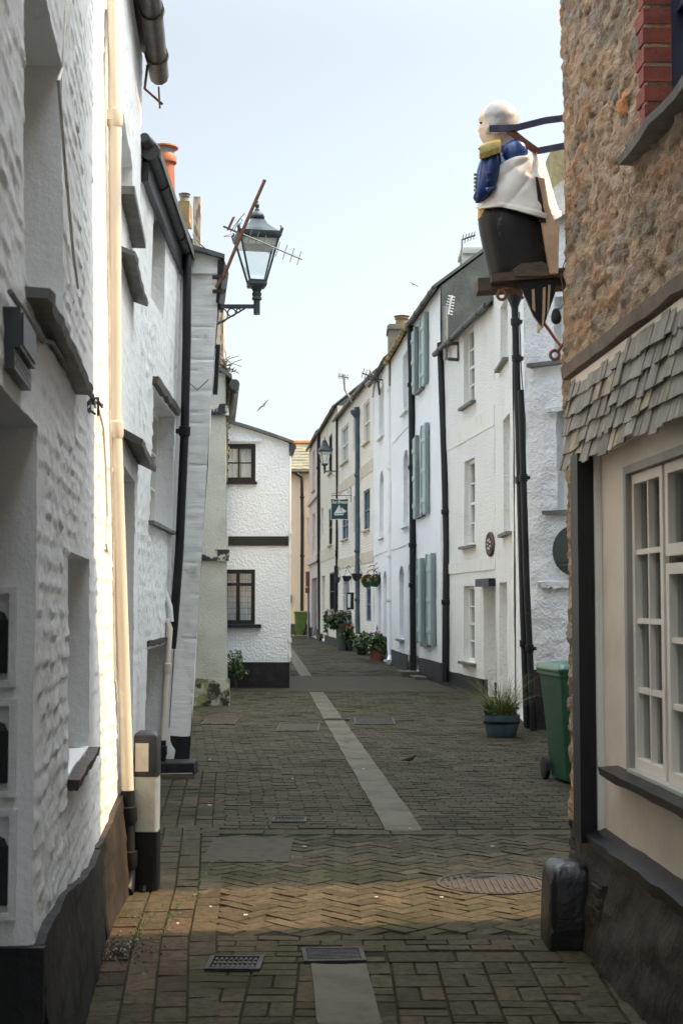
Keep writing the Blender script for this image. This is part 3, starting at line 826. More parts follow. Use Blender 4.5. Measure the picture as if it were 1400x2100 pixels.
# slate sills / drip stones of the nearest house
def rag_slab(mb, fac, u0, u1, h, th, proj, back=.2, droop=.0, n=14, seed=0):
    rings = []
    for k in range(n+1):
        u = u0 + (u1-u0)*k/n; p = proj*(1 + .18*N2(k*.6, seed)) ; dz = .012*N2(k*.5, seed+4)
        rings.append([fac.pt(u, h+dz, -back), fac.pt(u, h+dz-droop, p), fac.pt(u, h+dz-droop-th*(.8+.3*N2(k*.9,seed)), p-.008), fac.pt(u, h-th-.005, -back)])
    return mb.loft(rings)
mb = MB(); rag_slab(mb, F1a, uw[0]-.02, uw[1]+.60, 2.50, .035, .075, .22, .02, 18, 1); mb.build('sill', MT['sill_slate'], L1)
mb = MB(); rag_slab(mb, F1a, sw[0]-.08, sw[1]+.05, .95, .05, .05, .22, .01, 12, 2); mb.build('sill', MT['sill_dark'], L1)
mb = MB(); a = wn(F1c, 250, 284, 925, 985, 284)['hole']; rag_slab(mb, F1c, a[0], a[1], a[2]+.2, .05, .13, .05, .1, 8, 3); mb.build('hood', MT['sill_dark'], L1)
mb = MB(); a = wn(F1c, 250, 274, 585, 640, 274)['hole']; rag_slab(mb, F1c, a[0]-.3, a[1], a[2]+.12, .03, .10, .05, .06, 8, 5); mb.build('hood', MT['sill_slate'], L1)
# niches in the far jamb of the doorway with little letter boxes
yj = 4.24
pj = F1a.pt(u_at(F1a,yj), 0)
for k, (ya, yb) in enumerate(((1218,1394),(1446,1618),(1672,1868))):
    t, b2 = AT(24,ya,yj), AT(24,yb,yj)
    mb = MB(); x1 = t.x; x0 = x1 - .14; y0 = yj - .03
    z0, z1 = b2.z, t.z; fr = .02
    mb.box(x0-fr, x0, y0, yj-.002, z0-fr, z1+fr); mb.box(x1, x1+fr, y0, yj-.002, z0-fr, z1+fr)
    mb.box(x0, x1, y0, yj-.002, z1, z1+fr); mb.box(x0, x1, y0, yj-.002, z0-fr, z0)
    mb.box(x0, x1, yj-.006, yj-.002, z0, z1)
    mb.build('letter_niche', MT['left_white2'], L1)
    mb = MB(); cx = x1-.035; zc = z0 + .02
    mb.box(cx-.05, cx+.03, y0+.001, yj-.008, zc, zc+(z1-z0)*.62); mb.lathe((cx-.01, yj-.016, zc+(z1-z0)*.62), [(.038,0),(.03,.02),(.005,.032)], 10, 1, .3)
    mb.build('letter_box', MT['iron_black'], L1)
# meter plate and little name plate
mb = MB(); u0, u1 = F1a.u(5,690), F1a.u(38,700); fbox(mb, F1a, u0, u1, F1a.h(20,732), F1a.h(20,652), .0, .045)
fbox(mb, F1a, u0+.02, u1-.02, F1a.h(20,732)+.01, F1a.h(20,652)-.01, .044, .05)
mb.build('meter_cover', MT['meter_grey'], L1)
mb = MB(); u0, u1 = F1a.u(5,750), F1a.u(42,760); h0, h1 = F1a.h(25,780), F1a.h(25,738)
fbox(mb, F1a, u0, u1, h0, h1, 0, .03); np_ = mb.build('name_plate', MT['meter_grey'], L1)
mb = MB()
for k in range(6):
    a = u0 + (u1-u0)*(.14+.12*k); fbox(mb, F1a, a, a+(u1-u0)*.07, h0+(h1-h0)*.38, h0+(h1-h0)*.62, .029, .032)
fbox(mb, F1a, u0+.02, u1-.02, h1-.018, h1-.012, .029, .032); fbox(mb, F1a, u0+.02, u1-.02, h0+.012, h0+.018, .029, .032)
mb.build('plate_border', MT['galv'], np_)
# cables on the wall
mb = MB()
pts = []
for (px, py) in ((0,598),(30,640),(70,700),(90,700),(130,760),(165,800),(185,825),(200,830)): pts.append(F1a.pt(F1a.u(px,py), F1a.h(px,py), .025))
mb.tube(pts, .008, 6)
for k in range(7):
    p = F1a.pt(F1a.u(178,818), F1a.h(178,818), .02); mb.tube([p, p+V((R.uniform(-.03,.04),R.uniform(-.05,.05),R.uniform(-.05,.03))), p+V((R.uniform(-.02,.05),R.uniform(-.1,.1),R.uniform(-.08,0)))], .006, 5)
mb.build('cable', MT['cable'], L1)
for fc, of, r_, pts in ((F1a,.02,.006,((125,0),(118,140),(108,165),(122,330),(140,520),(150,590))), (F1b,.012,.006,((196,832),(208,880),(213,960),(216,1060),(213,1115),(216,1130))),
                    (F1b,.012,.007,((214,20),(213,250),(216,420),(220,640),(222,880),(228,1100),(232,1400)))):
    mb = MB(); mb.tube([fc.pt(fc.u(px,py), fc.h(px,py), of) for px, py in pts], r_, 6); mb.build('cable', MT['cable_white'], L1)
# cream drainpipe with black foot
yp = 8.0
pt_, pm_, pb_ = AT(231,-140,yp), AT(237,885,yp), AT(262,1628,yp)
drainpipe(L1, [pt_, AT(236,250,yp), pm_, AT(238.5,905,yp), pb_], .036, MT['pipe_cream'], 'drainpipe', (AT(233,243,yp).z, AT(238,882,yp).z), clipdir=V((-1,0,0)))
pf = AT(264,1790,yp); pe = V((pf.x+.0, pf.y-.03, .03))
drainpipe(L1, [pb_+V((0,0,.02)), pf, pe, pe+V((.0,-.05,-.02))], .0385, MT['pipe_black'], 'drainpipe_foot', (AT(263,1672,yp).z, .18), clipdir=V((-1,0,0)))
# gutter end high at the eave + roof
gutter(L1, F1c, 5.62, MT['gutter_brown'], F1c.L-2.4, F1c.L+.02, .13, .075, 3)
mb = MB(); mb.tube([F1c.pt(F1c.L-.3,5.58,.06), F1c.pt(F1c.L-.3,5.40,.04), F1c.pt(F1c.L-.1,5.36,.16)], .011, 6); mb.tube([F1c.pt(F1c.L-.02,5.52,.13), F1c.pt(F1c.L+.0,5.36,.14)], .008, 6)
mb.build('gutter_bracket', MT['rust'], L1)
pitched_roof(L1, F1c, 5.75, 4.5, 35, .12); pitched_roof(L1, F1a, 5.9, 4.5, 35, .05, -7.0, F1a.L+1.3)

# ---- second left house
F2 = Fac((-1.63,10.62), (-1.70,13.8), .024)
w = [wn(F2, 312, 338, 440, 662, 338, .16, cols=2, rows=2, frame=MT['frame_white']),
     wn(F2, 310, 354, 850, 1092, 354, .20, cols=1, rows=3, frame=MT['frame_white'], sill=MT['sill_slate'], sillt=.03, proj=.05),
     wn(F2, 297, 335, 1322, 1560, 335, .28, cols=1, rows=1, frame=MT['left_white2'])]
q = w[2]['hole']; w[2] = dict(hole=(q[0], q[1], 0.0, q[3], .28), door=True, frame=MT['door_grey'])
L2 = house('house', 'white painted stone house with a thick dark eaves gutter above leaning black drainpipe', F2, 5.0, MT['left_white2'], w, 4.5, .03, 0, 2, None, (), 33, disp=lambda u,h: chips(u*.9+20, h*.7)*1.4, loc=(-1.9,12.2))
mb = MB(); q = w[1]['hole']; rag_slab(mb, F2, q[0]-.1, q[1]+.12, q[3]+.09, .08, .05, .19, 0, 10, 8); mb.build('lintel', MT['sill_dark'], L2)
mb = MB(); q = w[2]['hole']; rag_slab(mb, F2, q[0]-.06, q[1]+.06, q[3]+.07, .06, .03, .2, 0, 10, 9); mb.build('lintel', MT['sill_dark'], L2)
gutter(L2, F2, 5.02, MT['gutter'], -.05, F2.L, .06, .07, 2)
mb = MB(); fbox(mb, F2, 0, F2.L, 4.80, 4.95, .0, .05); mb.build('fascia', MT['black'], L2)
y2 = 13.55
drainpipe(L2, [AT(372,462,y2), AT(384,490,y2), AT(383,700,y2), AT(379,880,y2), AT(368,1130,y2), AT(356,1290,y2), AT(352,1330,y2)], .042, MT['pipe_black'], 'drainpipe', (AT(384,500,y2).z, AT(379,885,y2).z), clipdir=V((-1,0,0)))
y2 = 13.45
drainpipe(L2, [AT(318,1163,y2), AT(336,1206,y2), AT(349,1245,y2), AT(351,1275,y2)], .026, MT['pipe_white'], 'waste_pipe')
drainpipe(L2, [AT(340,1276,y2), AT(345,1272,y2), AT(348,1290,y2), AT(341,1400,y2), AT(334,1520,y2)], .030, MT['pipe_cream'], 'waste_pipe', (AT(343,1370,y2).z,))
drainpipe(L2, [AT(334,1518,y2), AT(333,1600,y2)], .032, MT['pipe_black'], 'waste_pipe_foot', (AT(334,1540,y2).z,))
# flat gutter hood end near the first house + chimney with terracotta pot
mb = MB(); mb.tube([F2.pt(-.12,5.10,.02), F2.pt(.06,5.05,.06), F2.pt(.45,5.02,.06)], [.04,.072,.078], 10); mb.build('gutter_end', MT['gutter'], L2, 50)
def chimney(root, px0, px1, ytop, ybot, y, dep, m, pots=(), cap=True):
    a, b = AT(px0,ytop,y), AT(px1,ybot,y)
    mb = MB(); mb.box(a.x, b.x, y, y+dep, b.z, a.z)
    if cap: mb.box(a.x-.04, b.x+.04, y-.04, y+dep+.04, a.z-.14, a.z-.04)
    o = mb.build('chimney', m, root)
    for (cx, w_, h_, pm, cowl) in pots:
        p = V((AT(cx,ytop,y).x, y+dep/2, a.z))
        mb = MB(); r = w_
        mb.lathe(p, [(r*1.05,-.02),(r*.95,h_*.5),(r*.9,h_*.80),(r*1.12,h_*.84),(r*1.15,h_*.94),(r*1.0,h_),(r*.8,h_),(r*.75,h_*.8)], 18)
        po = mb.build('chimney_pot', pm, o, 40)
        if cowl:
            mb = MB(); mb.lathe(p, [(r*.92,h_),(r*.92,h_*1.12)], 18); mb.build('cowl_mesh', MT['galv'], po)
            mb = MB(); mb.lathe(p, [(r*1.0,h_*1.12),(r*1.28,h_*1.13),(r*1.26,h_*1.16),(r*.4,h_*1.22),(r*.05,h_*1.225)], 18); mb.build('cowl', pm, po, 40)
    return o
ch = chimney(L2, 304, 342, 405, 432, 12.6, .5, MT['lichen_stack'], [(331,.095,.47,MT['terracotta'],True)], False)

# ---- third left house: white buttress-like gable end facing the camera
F3 = Fac((-1.95,13.85), (-1.475,13.85), 0, .056)
F3s = Fac((-1.475,13.85), (-2.26,21.2), .056, 0, (1,0))
L3 = thing('house', 'white house end leaning over the lane with a black base, carrying the lantern', 'house', (-1.7,14,0))
def brickline(u, h):
    r = (h + .01*N2(u*3,h*2,3))/.105
    f = abs(r - round(r)) 
    return .012*N2(u*1.5,h*1.2,6) - .012*sstep(.14,.02,f)*sstep(-.1,.3,N2(u*2.5, round(r)*.7, 9)) + .006*N2(u*9,h*9)
mb = MB(); panel(mb, F3, 0, F3.L, .30, 5.05, (), .03, .018, brickline)
panel(mb, F3s, 0, F3s.L, -.02, 5.0, (), .15, .1, wavy(.02,1.2,4)); shell(mb, F3s, 5.0, 4)
mb.build('wall', MT['buttress'], L3, 45)
pb = MB(); panel(pb, F3, 0, F3.L, -.02, .32, (), .05, .05, wavy(.008,3,4), topf=lambda u: .32+.015*N2(u*6,2), off=.012, edge=.05); pb.build('plinth', MT['plinth_dark'], L3, 45)
mb = MB(); 
for (u0, u1, s) in ((0,F3.L+.06,0),):
    a = [F3.pt(-.1,5.17,.06), F3.pt(F3.L+.05,4.98,.06)]; e = V((-.85,8,0))
    mb.loft([[a[0],a[1],a[1]+V((0,0,.045)),a[0]+V((0,0,.045))],[p+e for p in (a[0],a[1],a[1]+V((0,0,.045)),a[0]+V((0,0,.045)))]])
mb.build('roof', MT['slate'], L3)
mb = MB(); fbox(mb, F3, -.05, F3.L+.01, 4.84, 4.90, -.01, .02); mb.build('string_course', MT['buttress'], L3)
mb = MB(); mb.prism([F3.pt(F3.L-.02,4.98,.03), F3.pt(F3.L+.05,4.96,.03), F3.pt(F3.L+.02,4.55,.03), F3.pt(F3.L-.01,4.55,.03)], (0,.5,0)); mb.build('bargeboard', MT['blackw'], L3)
mb = MB(); c = F3.pt(F3.L+.03, 4.1); fbox(mb, F3, F3.L+.004, F3.L+.045, 3.66, 4.15, -.14, -.06); mb.build('conduit', MT['pipe_black'], L3)
for pts in ([AT(428,778,13.78), AT(405,800,13.78), AT(388,785,13.78)], [AT(396,480,13.9), AT(410,500,13.8), AT(424,512,13.75)], [F3.pt(.02+F3.L*.52, h, .012) for h in (.4,1.5,2.4,3.4)]):
    mb = MB(); mb.tube(pts, .006, 6); mb.build('cable', MT['cable'], L3)
# post-like weathered chimney and lichen stack behind the roofs
chimney(L3, 396.5, 411, 403, 520, 15.5, .09, MT['weathered'], (), False)
chimney(L3, 366, 388, 412, 455, 14.6, .3, MT['lichen_stack'], [(375,.05,.10,MT['stack_grey'],True)], False)

# ---- fourth left house: pebbledashed end
F4 = Fac((-2.9,22.4), (-1.775,22.4), 0, -.012)
F4s = Fac((-1.775,22.4), (-2.16,26.7), -.012, 0, (1,0))
L4 = thing('house', 'greenish pebbledashed house end with peeling black bands and dry ivy', 'house', (-2.2,23,0))
mb = MB(); panel(mb, F4, 0, F4.L, .0, 5.25, (), .12, .12, wavy(.015,1.5,8)); panel(mb, F4s, 0, F4s.L, -.02, 5.2, (), .2, .2, wavy(.015,1,8)); shell(mb, F4s, 5.2, 4)
mb.build('wall', MT['pebbledash'], L4, 45)
pb = MB(); panel(pb, F4, 0, F4.L+.03, -.02, .42, (), .06, .06, wavy(.02,3,5), topf=lambda u: .42+.03*N2(u*4,1), off=.05, edge=.08)
pb.build('plinth', mat('stained_base', (.40,.40,.31), (.03,.03,.022), 3.2, (.46,.56), .9, bs=20, bst=.6, col3=(.22,.22,.08), ns3=5, ramp3=(.5,.65)), L4, 45)
bandm = mat('peeling_band', (.45,.45,.40), (.02,.02,.022), 4.5, (.44,.52), .8, bs=30, bst=.4)
for (ya, yb) in ((828,851),(1127,1150)):
    mb = MB(); a = AT(440,ya,22.35).z; b = AT(440,yb,22.35).z; fbox(mb, F4, 0, F4.L+.04, b, a, -.05, .06); mb.build('string_course', bandm, L4)
chimney(L4, 443, 457.5, 556, 820, 23.2, .4, MT['weathered'], (), False)
mb = MB(); e0, e1 = F4s.pt(-.1,5.15,.1), F4s.pt(F4s.L,5.15,.1); up = V((-2,0,1.3)); th = V((0,0,.06))
mb.loft([[e0,e0+up,e0+up+th,e0+th],[e1,e1+up,e1+up+th,e1+th]]); mb.build('roof', MT['slate'], L4)
mb = MB(); mb.tube([F4s.pt(-.15,5.05,.14), F4s.pt(F4s.L,5.05,.14)], .08, 10)
mb.tube([F4s.pt(.3,5.05,.14), F4s.pt(.3,4.85,.12), F4s.pt(.3,4.6,.06)], [.06,.05,.045], 10); mb.build('gutter', MT['gutter'], L4, 50)

# ---- cottage with its gable to the camera
F5 = Fac((-2.6,27), (-1.0,27)); F5s = Fac((-1.0,27), (-1.62,35), 0, 0, (1,0))
w = [wn(F5, 455, 524, 910, 988, 500, .07, cols=2, rows=2, frame=MT['blackw'], pane=MT['pane'], curtain=True, sash=False, fw=.085, sill=MT['blackw'], ext=.03, proj=.06),
     wn(F5, 452, 523, 1168, 1280, 500, .07, cols=2, rows=1, frame=MT['blackw'], pane=MT['pane'], curtain=True, fw=.075, bar=.06, sill=MT['blackw'], ext=.12, proj=.10, sillt=.07)]
L5 = house('cottage', 'small white cottage with black window frames and a black band on its gable', F5, 4.75, MT['cottage'], w, .5, .1, .012, 12, None, (), 0,
           topf=lambda u: 5.12 - .47*(u/1.6)**1.25, loc=(-1.8,27.5,0))
mb = MB(); panel(mb, F5s, 0, F5s.L, -.02, 4.5, (), .3, .3, wavy(.01,1,3)); mb.build('side_wall', MT['cottage'], L5)
hp = AT(530,1358,27).z; mb = MB(); panel(mb, F5, 0, F5.L+.02, -.02, hp, (), .1, .1, wavy(.006,2,3), off=.03, edge=.05); mb.build('plinth', MT['plinth_dark'], L5)
mb = MB(); fbox(mb, F5, F5.u(468), F5.u(591), AT(530,1119,27).z, AT(530,1100,27).z, -.01, .025); mb.build('painted_band', MT['black'], L5)
mb = MB(); q = w[0]['hole']; fbox(mb, F5, q[0]-.05, q[1]+.12, q[3]+.04, q[3]+.10, 0, .045); mb.build('drip_mould', MT['cottage'], L5)
# transom and leaded lights on lower window
q = w[1]['hole']; mb = MB(); hh = q[2]+(q[3]-q[2])*.70; fbox(mb, F5, q[0]+.07, q[1]-.07, hh, hh+.055, -.08, -.012); 
mb.build('transom', MT['blackw'], L5)
mb = MB()
um = (q[0]+q[1])/2
for (a, b) in ((q[0]+.08, um-.035), (um+.035, q[1]-.08)):
    for k in range(1,4):
        c = a+(b-a)*k/4; fbox(mb, F5, c-.004, c+.004, q[2]+.08, q[3]-.08, -.063, -.055)
    for k in range(1,8):
        c = q[2]+.08+(q[3]-q[2]-.16)*k/8; fbox(mb, F5, a, b, c-.004, c+.004, -.062, -.056)
mb.build('leading', MT['galv'], L5)
mb = MB(); n = 12; a = []
for k in range(n+1):
    u = -.05 + 1.75*k/n; a.append(F5.pt(u, 5.12 - .47*(max(0,u)/1.6)**1.25 + .015, .09))
top = [p + V((0,0,.055)) for p in a]; e = V((-.5,6.5,0))
mb.loft([a + top[::-1], [p+e for p in a + top[::-1]]]); mb.build('roof', MT['slate'], L5)
mb = MB(); mb.tube([F5.pt(1.68,4.56,.14), F5.pt(1.68,4.56,.14)+V((-.5,6.5,0))], .065, 10); mb.build('gutter', MT['gutter'], L5, 50)
mb = MB(); u0, u1 = F5.u(484), F5.u(500); h0, h1 = AT(490,1347,27).z, AT(490,1331,27).z
fbox(mb, F5, u0, u1, h0, h1, 0, .02)
for k in range(3): fbox(mb, F5, u0+.015, u1-.015, h0+.02+k*(h1-h0)*.3, h0+.055+k*(h1-h0)*.3, .02, .032)
mb.build('air_vent', MT['cottage'], L5)
mb = MB(); x0 = F5.pt(F5.L+.025, 0)
mb.tube([F5.pt(F5.L+.02, 4.4, .0), F5.pt(F5.L+.02, .5, .0)], .022, 8)
for z in (.62,.9,2.55,2.95): mb.tube([F5.pt(F5.L+.02,z-.04,0), F5.pt(F5.L+.02,z+.04,0)], .038, 8)
mb.build('drainpipe', MT['pipe_white'], L5, 50)
# house beyond the cottage (only its brown roof shows)
F6 = Fac((-2.6,35.2),(-2.9,42)); L6 = house('house', 'house behind the cottage showing only a brown roof slope', F6, 5.2, MT['slap_white'], [], 5, .5, .01, 3, roof=40, roofm=MT['mossy_slate'])

# ================================================================== RIGHT SIDE terrace, near to far
# R8 rough white wall
F8 = Fac((3.5,17.52), (2.40,18.4), .012); F8s = Fac((2.40,18.4), (2.545,20.85), 0, 0, (-1,0))
def rough8(u, h): return .05*N2(u*.9,h*.8,5) + .03*N2(u*2.2,h*3.0,6) + .012*N2(u*5,h*9,7)
w = [wn(F8, 1137, 1185, 610, 742, 1137, .2, cols=2, rows=3, sill=MT['sill_slate'], ext=.36, proj=.12),
     wn(F8, 1142, 1192, 838, 1047, 1142, .2, cols=2, rows=3, sill=MT['sill_slate'], ext=.18, proj=.1)]
R8 = house('house', 'rough thickly rendered white house facing the lane behind the green bin', F8, 6.5, MT['rough_white'], w, 5, .05, 0, 5, (.42, MT['plinth_dark']), (), 36, disp=rough8, loc=(2.9,18,0), roofm=MT['slate'], gable=False)
mb = MB(); panel(mb, F8s, 0, F8s.L, -.02, 5.7, (), .2, .2, wavy(.02,1,4)); mb.build('side_wall', MT['rough_white'], R8, 45)
mb = MB(); a = F8.u(1122,830); b = F8.u(1175,830); rag_slab(mb, F8, min(a,b), max(a,b), F8.h(1140,832), .07, .10, .02, .03, 10, 5); mb.build('hood', MT['rough_white'], R8, 60)
mb = MB(); c = F8.pt(F8.u(1184,1130), F8.h(1150,1130), .10)
mb.lathe((0,0,0), [(.01,-.04),(.2,-.035),(.30,-.015),(.31,0),(.30,.012),(.01,.02)], 36)
ax = F8.d3; up = V((0,0,1)); nn = F8.n3
mb.v = [c + ax*p.x + up*p.y*1.02 + nn*p.z for p in mb.v]
fbox(mb, F8, F8.u(1179,1130)-.2, F8.u(1179,1130)+.2, c.z-.20, c.z-.17, .12, .135); fbox(mb, F8, F8.u(1179,1130)-.2, F8.u(1179,1130)+.2, c.z-.14, c.z-.12, .12, .13)
mb.build('mirror_back', MT['disc_green'], R8, 40)
mb = MB(); a = F8.u(1108,1205); b = F8.u(1180,1205); rag_slab(mb, F8, min(a,b), max(a,b), F8.h(1140,1190), .10, .09, .02, .02, 10, 7); mb.build('hood', MT['rough_white'], R8, 60)
chimney(R8, 1133, 1172, 300, 470, 19.2, .7, MT['ochre'], (), False)
p0 = AT(1054,606,18.15); p1 = AT(1063,900,18.1); p2 = AT(1072,1250,18.1); p3 = AT(1080,1492,18.1)
drainpipe(R8, [p0,p1,p2,p3], .045, MT['pipe_black'], 'drainpipe', (p0.z-.35, AT(1060,735,18.1).z, AT(1066,985,18.1).z, AT(1075,1320,18.1).z), clipdir=V((1,0,0)), hopper=p0+V((0,0,-.02)))
q0 = AT(1067,800,18.0); q1 = AT(1079,1200,18.0); q2 = AT(1093,1497,18.0)
drainpipe(R8, [q0,q1,q2], .042, MT['pipe_black'], 'drainpipe', (AT(1070,980,18).z, AT(1084,1330,18).z), clipdir=V((1,0,0)))
mb = MB(); fbox(mb, F8, F8.L-.24, F8.L+.02, -.02, .75, -.02, .03); mb.v[4:] = mb.v[4:]
for i in (5,7): mb.v[i] = mb.v[i]
mb.build('painted_corner', MT['black'], R8)

mb = MB(); mb.tube([AT(1064,640,18.2), AT(1068,760,18.1), AT(1076,860,18.05), AT(1076,930,18.0), AT(1068,965,18.05)], .009, 6); mb.build('cable', MT['cable'], R8)
# R7 cream rough house (two facets)
F7 = Fac((2.54,23.5), (1.983,28.19)); F7b = Fac((2.53,20.9), (2.54,23.5))
CW = MT['frame_white']
w = [wn(F7, 950, 972, 658, 822, 972, .15, cols=2, rows=4, frame=CW, sill=MT['sill_slate'], ext=.12),
     wn(F7, 951, 973, 937, 1117, 973, .15, cols=2, rows=4, frame=CW, sill=MT['sill_slate'], ext=.12),
     wn(F7, 950, 973, 1201, 1360, 973, .15, cols=2, rows=4, frame=CW, sill=MT['sill_slate'], ext=.12),
     wn(F7, 991, 1015, 1200, 1425, 1015, .25, door=True, frame=MT['frame_white'])]
q = w[3]['hole']; w[3]['hole'] = (max(.03,q[0]), q[1], .0, q[3], .25)
R7 = house('house', 'cream roughcast house with a slate gable rising above its lower eaves', F7, 6.6, MT['cream_rough'], w, 5, .12, .014, 7, (.30, MT['plinth_dark']),
           [(F7.h(950,905)-.02, F7.h(950,905)+.32, .012, MT['band_grey']), (F7.h(950,1171)-.03, F7.h(950,1171)+.17, .014, MT['band_grey'])], 40, gcol=MT['gutter'], gable=False)
wb = [wn(F7b, 1025, 1040, 602, 735, 1040, .15, cols=2, rows=4, sill=MT['sill_slate'], ext=.1),
      wn(F7b, 1031, 1046, 845, 1090, 1046, .15, cols=2, rows=4, sill=MT['sill_slate'], ext=.1),
      wn(F7b, 1023, 1039, 1193, 1430, 1039, .22, door=True, frame=CW)]
q = wb[2]['hole']; wb[2]['hole'] = (q[0], q[1], 0, q[3], .22)
mb = MB(); panel(mb, F7b, 0, F7b.L, -.02, 6.9, [x['hole'] for x in wb], .12, .12, wavy(.014,.9,9)); shell(mb, F7b, 6.9, 4)
mb.build('wall', MT['cream_rough'], R7, 45)
for x in wb: make_window(R7, F7b, x)
pitched_roof(R7, F7b, 6.9, 5, 40, .1, gable=False)
mb = MB(); fbox(mb, F7, F7.u(1016,1200)+.01, F7.u(989,1200)+.05, F7.h(1000,1203), F7.h(1000,1187), 0, .12); mb.build('door_lintel', MT['black'], R7)
mb = MB(); cu, chh = F7.u(1007,1116), F7.h(1007,1116); c = F7.pt(cu, chh, .02)
mb.lathe((0,0,0), [(.01,-.02),(.20,-.02),(.21,.01),(.19,.03),(.15,.02),(.01,.02)], 24); mb.v = [c + F7.d3*p.x*1.3 + V((0,0,1))*p.y + F7.n3*p.z for p in mb.v]
o = mb.build('plaque', MT['rust_dark'], R7, 40)
mb = MB()
for k in range(7):
    a = k*2*math.pi/7; mb.obox(c + F7.d3*math.cos(a)*.10 + V((0,0,math.sin(a)*.08)) + F7.n3*.028, F7.d3*.03, V((0,0,.015)), F7.n3*.006)
mb.build('plaque_relief', MT['alu_white'], o)
a0 = F7.pt(F7.L-.02, 6.52, .10)
drainpipe(R7, [AT(903,704,28.0), AT(905,760,27.9), AT(912,960,27.6), AT(916,1120,27.5), AT(913,1398,27.5)], .075, MT['pipe_black'], 'drainpipe', (AT(904,720,27.7).z, AT(914,1050,27.5).z, AT(915,1235,27.5).z), clipdir=V((1,0,0)))
# bracket square + aerial on its front
mb = MB(); p = AT(940,707,26.2)
for (a, b) in (((917,706),(940,704)),((940,704),(940,738)),((940,738),(918,736))): mb.tube([AT(*a,26.4), AT(*b,26.4)], .035, 6)
mb.build('sign_bracket', MT['rust_dark'], R7)

# R6 house with teal shutters, slate gable
F6r = Fac((1.98,28.2), (1.62,32.2))
SW = MT['smooth_white']
w = [wn(F6r, 858, 868, 655, 795, 868, .14, cols=1, rows=4, blind=MT['stack_pale'], sill=MT['sill_slate'], ext=.12),
     wn(F6r, 860, 870, 868, 1055, 870, .14, cols=1, rows=4, blind=MT['stack_pale'], sill=MT['sill_slate'], ext=.12),
     wn(F6r, 872, 880, 1142, 1322, 880, .14, cols=1, rows=4, blind=MT['stack_pale'], sill=MT['sill_slate'], ext=.2),
     wn(F6r, 852, 860, 1150, 1395, 860, .18, door=True, frame=MT['frame_white'])]
q = w[3]['hole']; w[3]['hole'] = (q[0], q[1], .12, q[3], .18)
R6 = house('house', 'white house with open teal green shutters beside three storeys of windows', F6r, 7.95, SW, w, 5, .14, .012, 6, (.42, MT['plinth_dark']), (), 38, gcol=MT['gutter'], arch=(1,2,3), gm=MT['slate_gable'], shellm=MT['slate_gable'])
for (px0, px1, ya, yb, at) in ((848,858,670,802,858),(868.5,879,640,784,879),(850,860,893,1062,860),(870.5,881,867,1052,881),(861,872,1145,1320,872),(881,894,1135,1324,894)):
    q = wn(F6r, px0, px1, ya, yb, at)['hole']
    mb = MB(); fbox(mb, F6r, q[0], q[1], q[2], q[3], .02, .065)
    for k in range(4):
        a = q[0] + (q[1]-q[0])*k/4; fbox(mb, F6r, a+.008, a+(q[1]-q[0])/4-.008, q[2]+.03, q[3]-.03, .064, .072)
    for hh in (.16,.5,.84): fbox(mb, F6r, q[0]+.01, q[1]-.01, q[2]+(q[3]-q[2])*hh-.05, q[2]+(q[3]-q[2])*hh+.05, .071, .088)
    sh_ = mb.build('shutter', MT['shutter_face'], R6)
    mb = MB(); w_ = (q[1]-q[0]); fbox(mb, F6r, q[0]-.012, q[0]+w_*.22, q[2]-.01, q[3]+.01, .018, .092); fbox(mb, F6r, q[1]-w_*.10, q[1]+.012, q[2]-.01, q[3]+.01, .018, .092)
    mb.build('shutter_edge', MT['teal'], sh_)
mb = MB()
for px in (852,): 
    q = w[3]['hole']; fbox(mb, F6r, q[0]-.12, q[1]+.12, -.01, .11, .02, .42)
q = w[2]['hole']; fbox(mb, F6r, q[0]+.1, q[0]+.9, -.01, .06, .03, .3)
mb.build('doorstep', MT['concrete'], R6)
drainpipe(R6, [AT(840,668,32.0), AT(843,760,31.9), AT(845,1000,31.8), AT(847,1376,31.8)], .072, MT['pipe_black'], 'drainpipe', (AT(842,790,31.9).z, AT(845,960,31.9).z, AT(845,1118,31.8).z, AT(846,1200,31.8).z), clipdir=V((1,0,0)))
chimney(R6, 948, 990, 507, 620, 31.0, .8, MT['stack_pale'], (), True)

# R5 / R4 white houses
F5r = Fac((1.62,32.2), (1.28,37.6))
w = [wn(F5r, 826, 837, 712, 838, 837, .18, blind=MT['stack_pale'], sill=MT['slap_white'], ext=.1),
     wn(F5r, 827, 837, 917, 1076, 837, .18, blind=MT['stack_pale'], sill=MT['slap_white'], ext=.12),
     wn(F5r, 818, 828, 1159, 1312, 828, .2, blind=MT['stack_pale'], sill=MT['sill_slate'], ext=.12),
     wn(F5r, 836, 841, 1156, 1370, 841, .2, door=True, frame=CW)]
q = w[3]['hole']; w[3]['hole'] = (q[0], q[1], .05, q[3], .2)
R5 = house('house', 'bright white house with arched windows and an orange lichened gutter', F5r, 8.0, MT['slap_white'], w, 5, .16, .015, 15, (.40, MT['plinth_dark']),
           [(F5r.h(842,866)-.03, F5r.h(842,866)+.25, .012, MT['slap_white']), (F5r.h(842,1112)-.03, F5r.h(842,1112)+.18, .014, MT['slap_white'])], 40, gcol=MT['gutter_lichen'], arch=(1,2,3), gable=True)
chimney(R5, 797, 838, 664, 790, 37.2, 1.0, MT['stack_grey'], [(825,.17,.26,MT['lichen_stack'],True)], True)
F4r = Fac((1.28,37.6), (.96,42.4))
w = [wn(F4r, 777, 787, 785, 890, 787, .16, blind=MT['stack_pale'], sill=MT['slap_white'], ext=.1),
     wn(F4r, 778, 786, 962, 1100, 786, .16, blind=MT['stack_pale'], sill=MT['slap_white'], ext=.1),
     wn(F4r, 785.5, 793, 1170, 1330, 793, .16, door=True, frame=CW), wn(F4r, 775, 781, 1172, 1300, 781, .16, blind=MT['stack_pale'])]
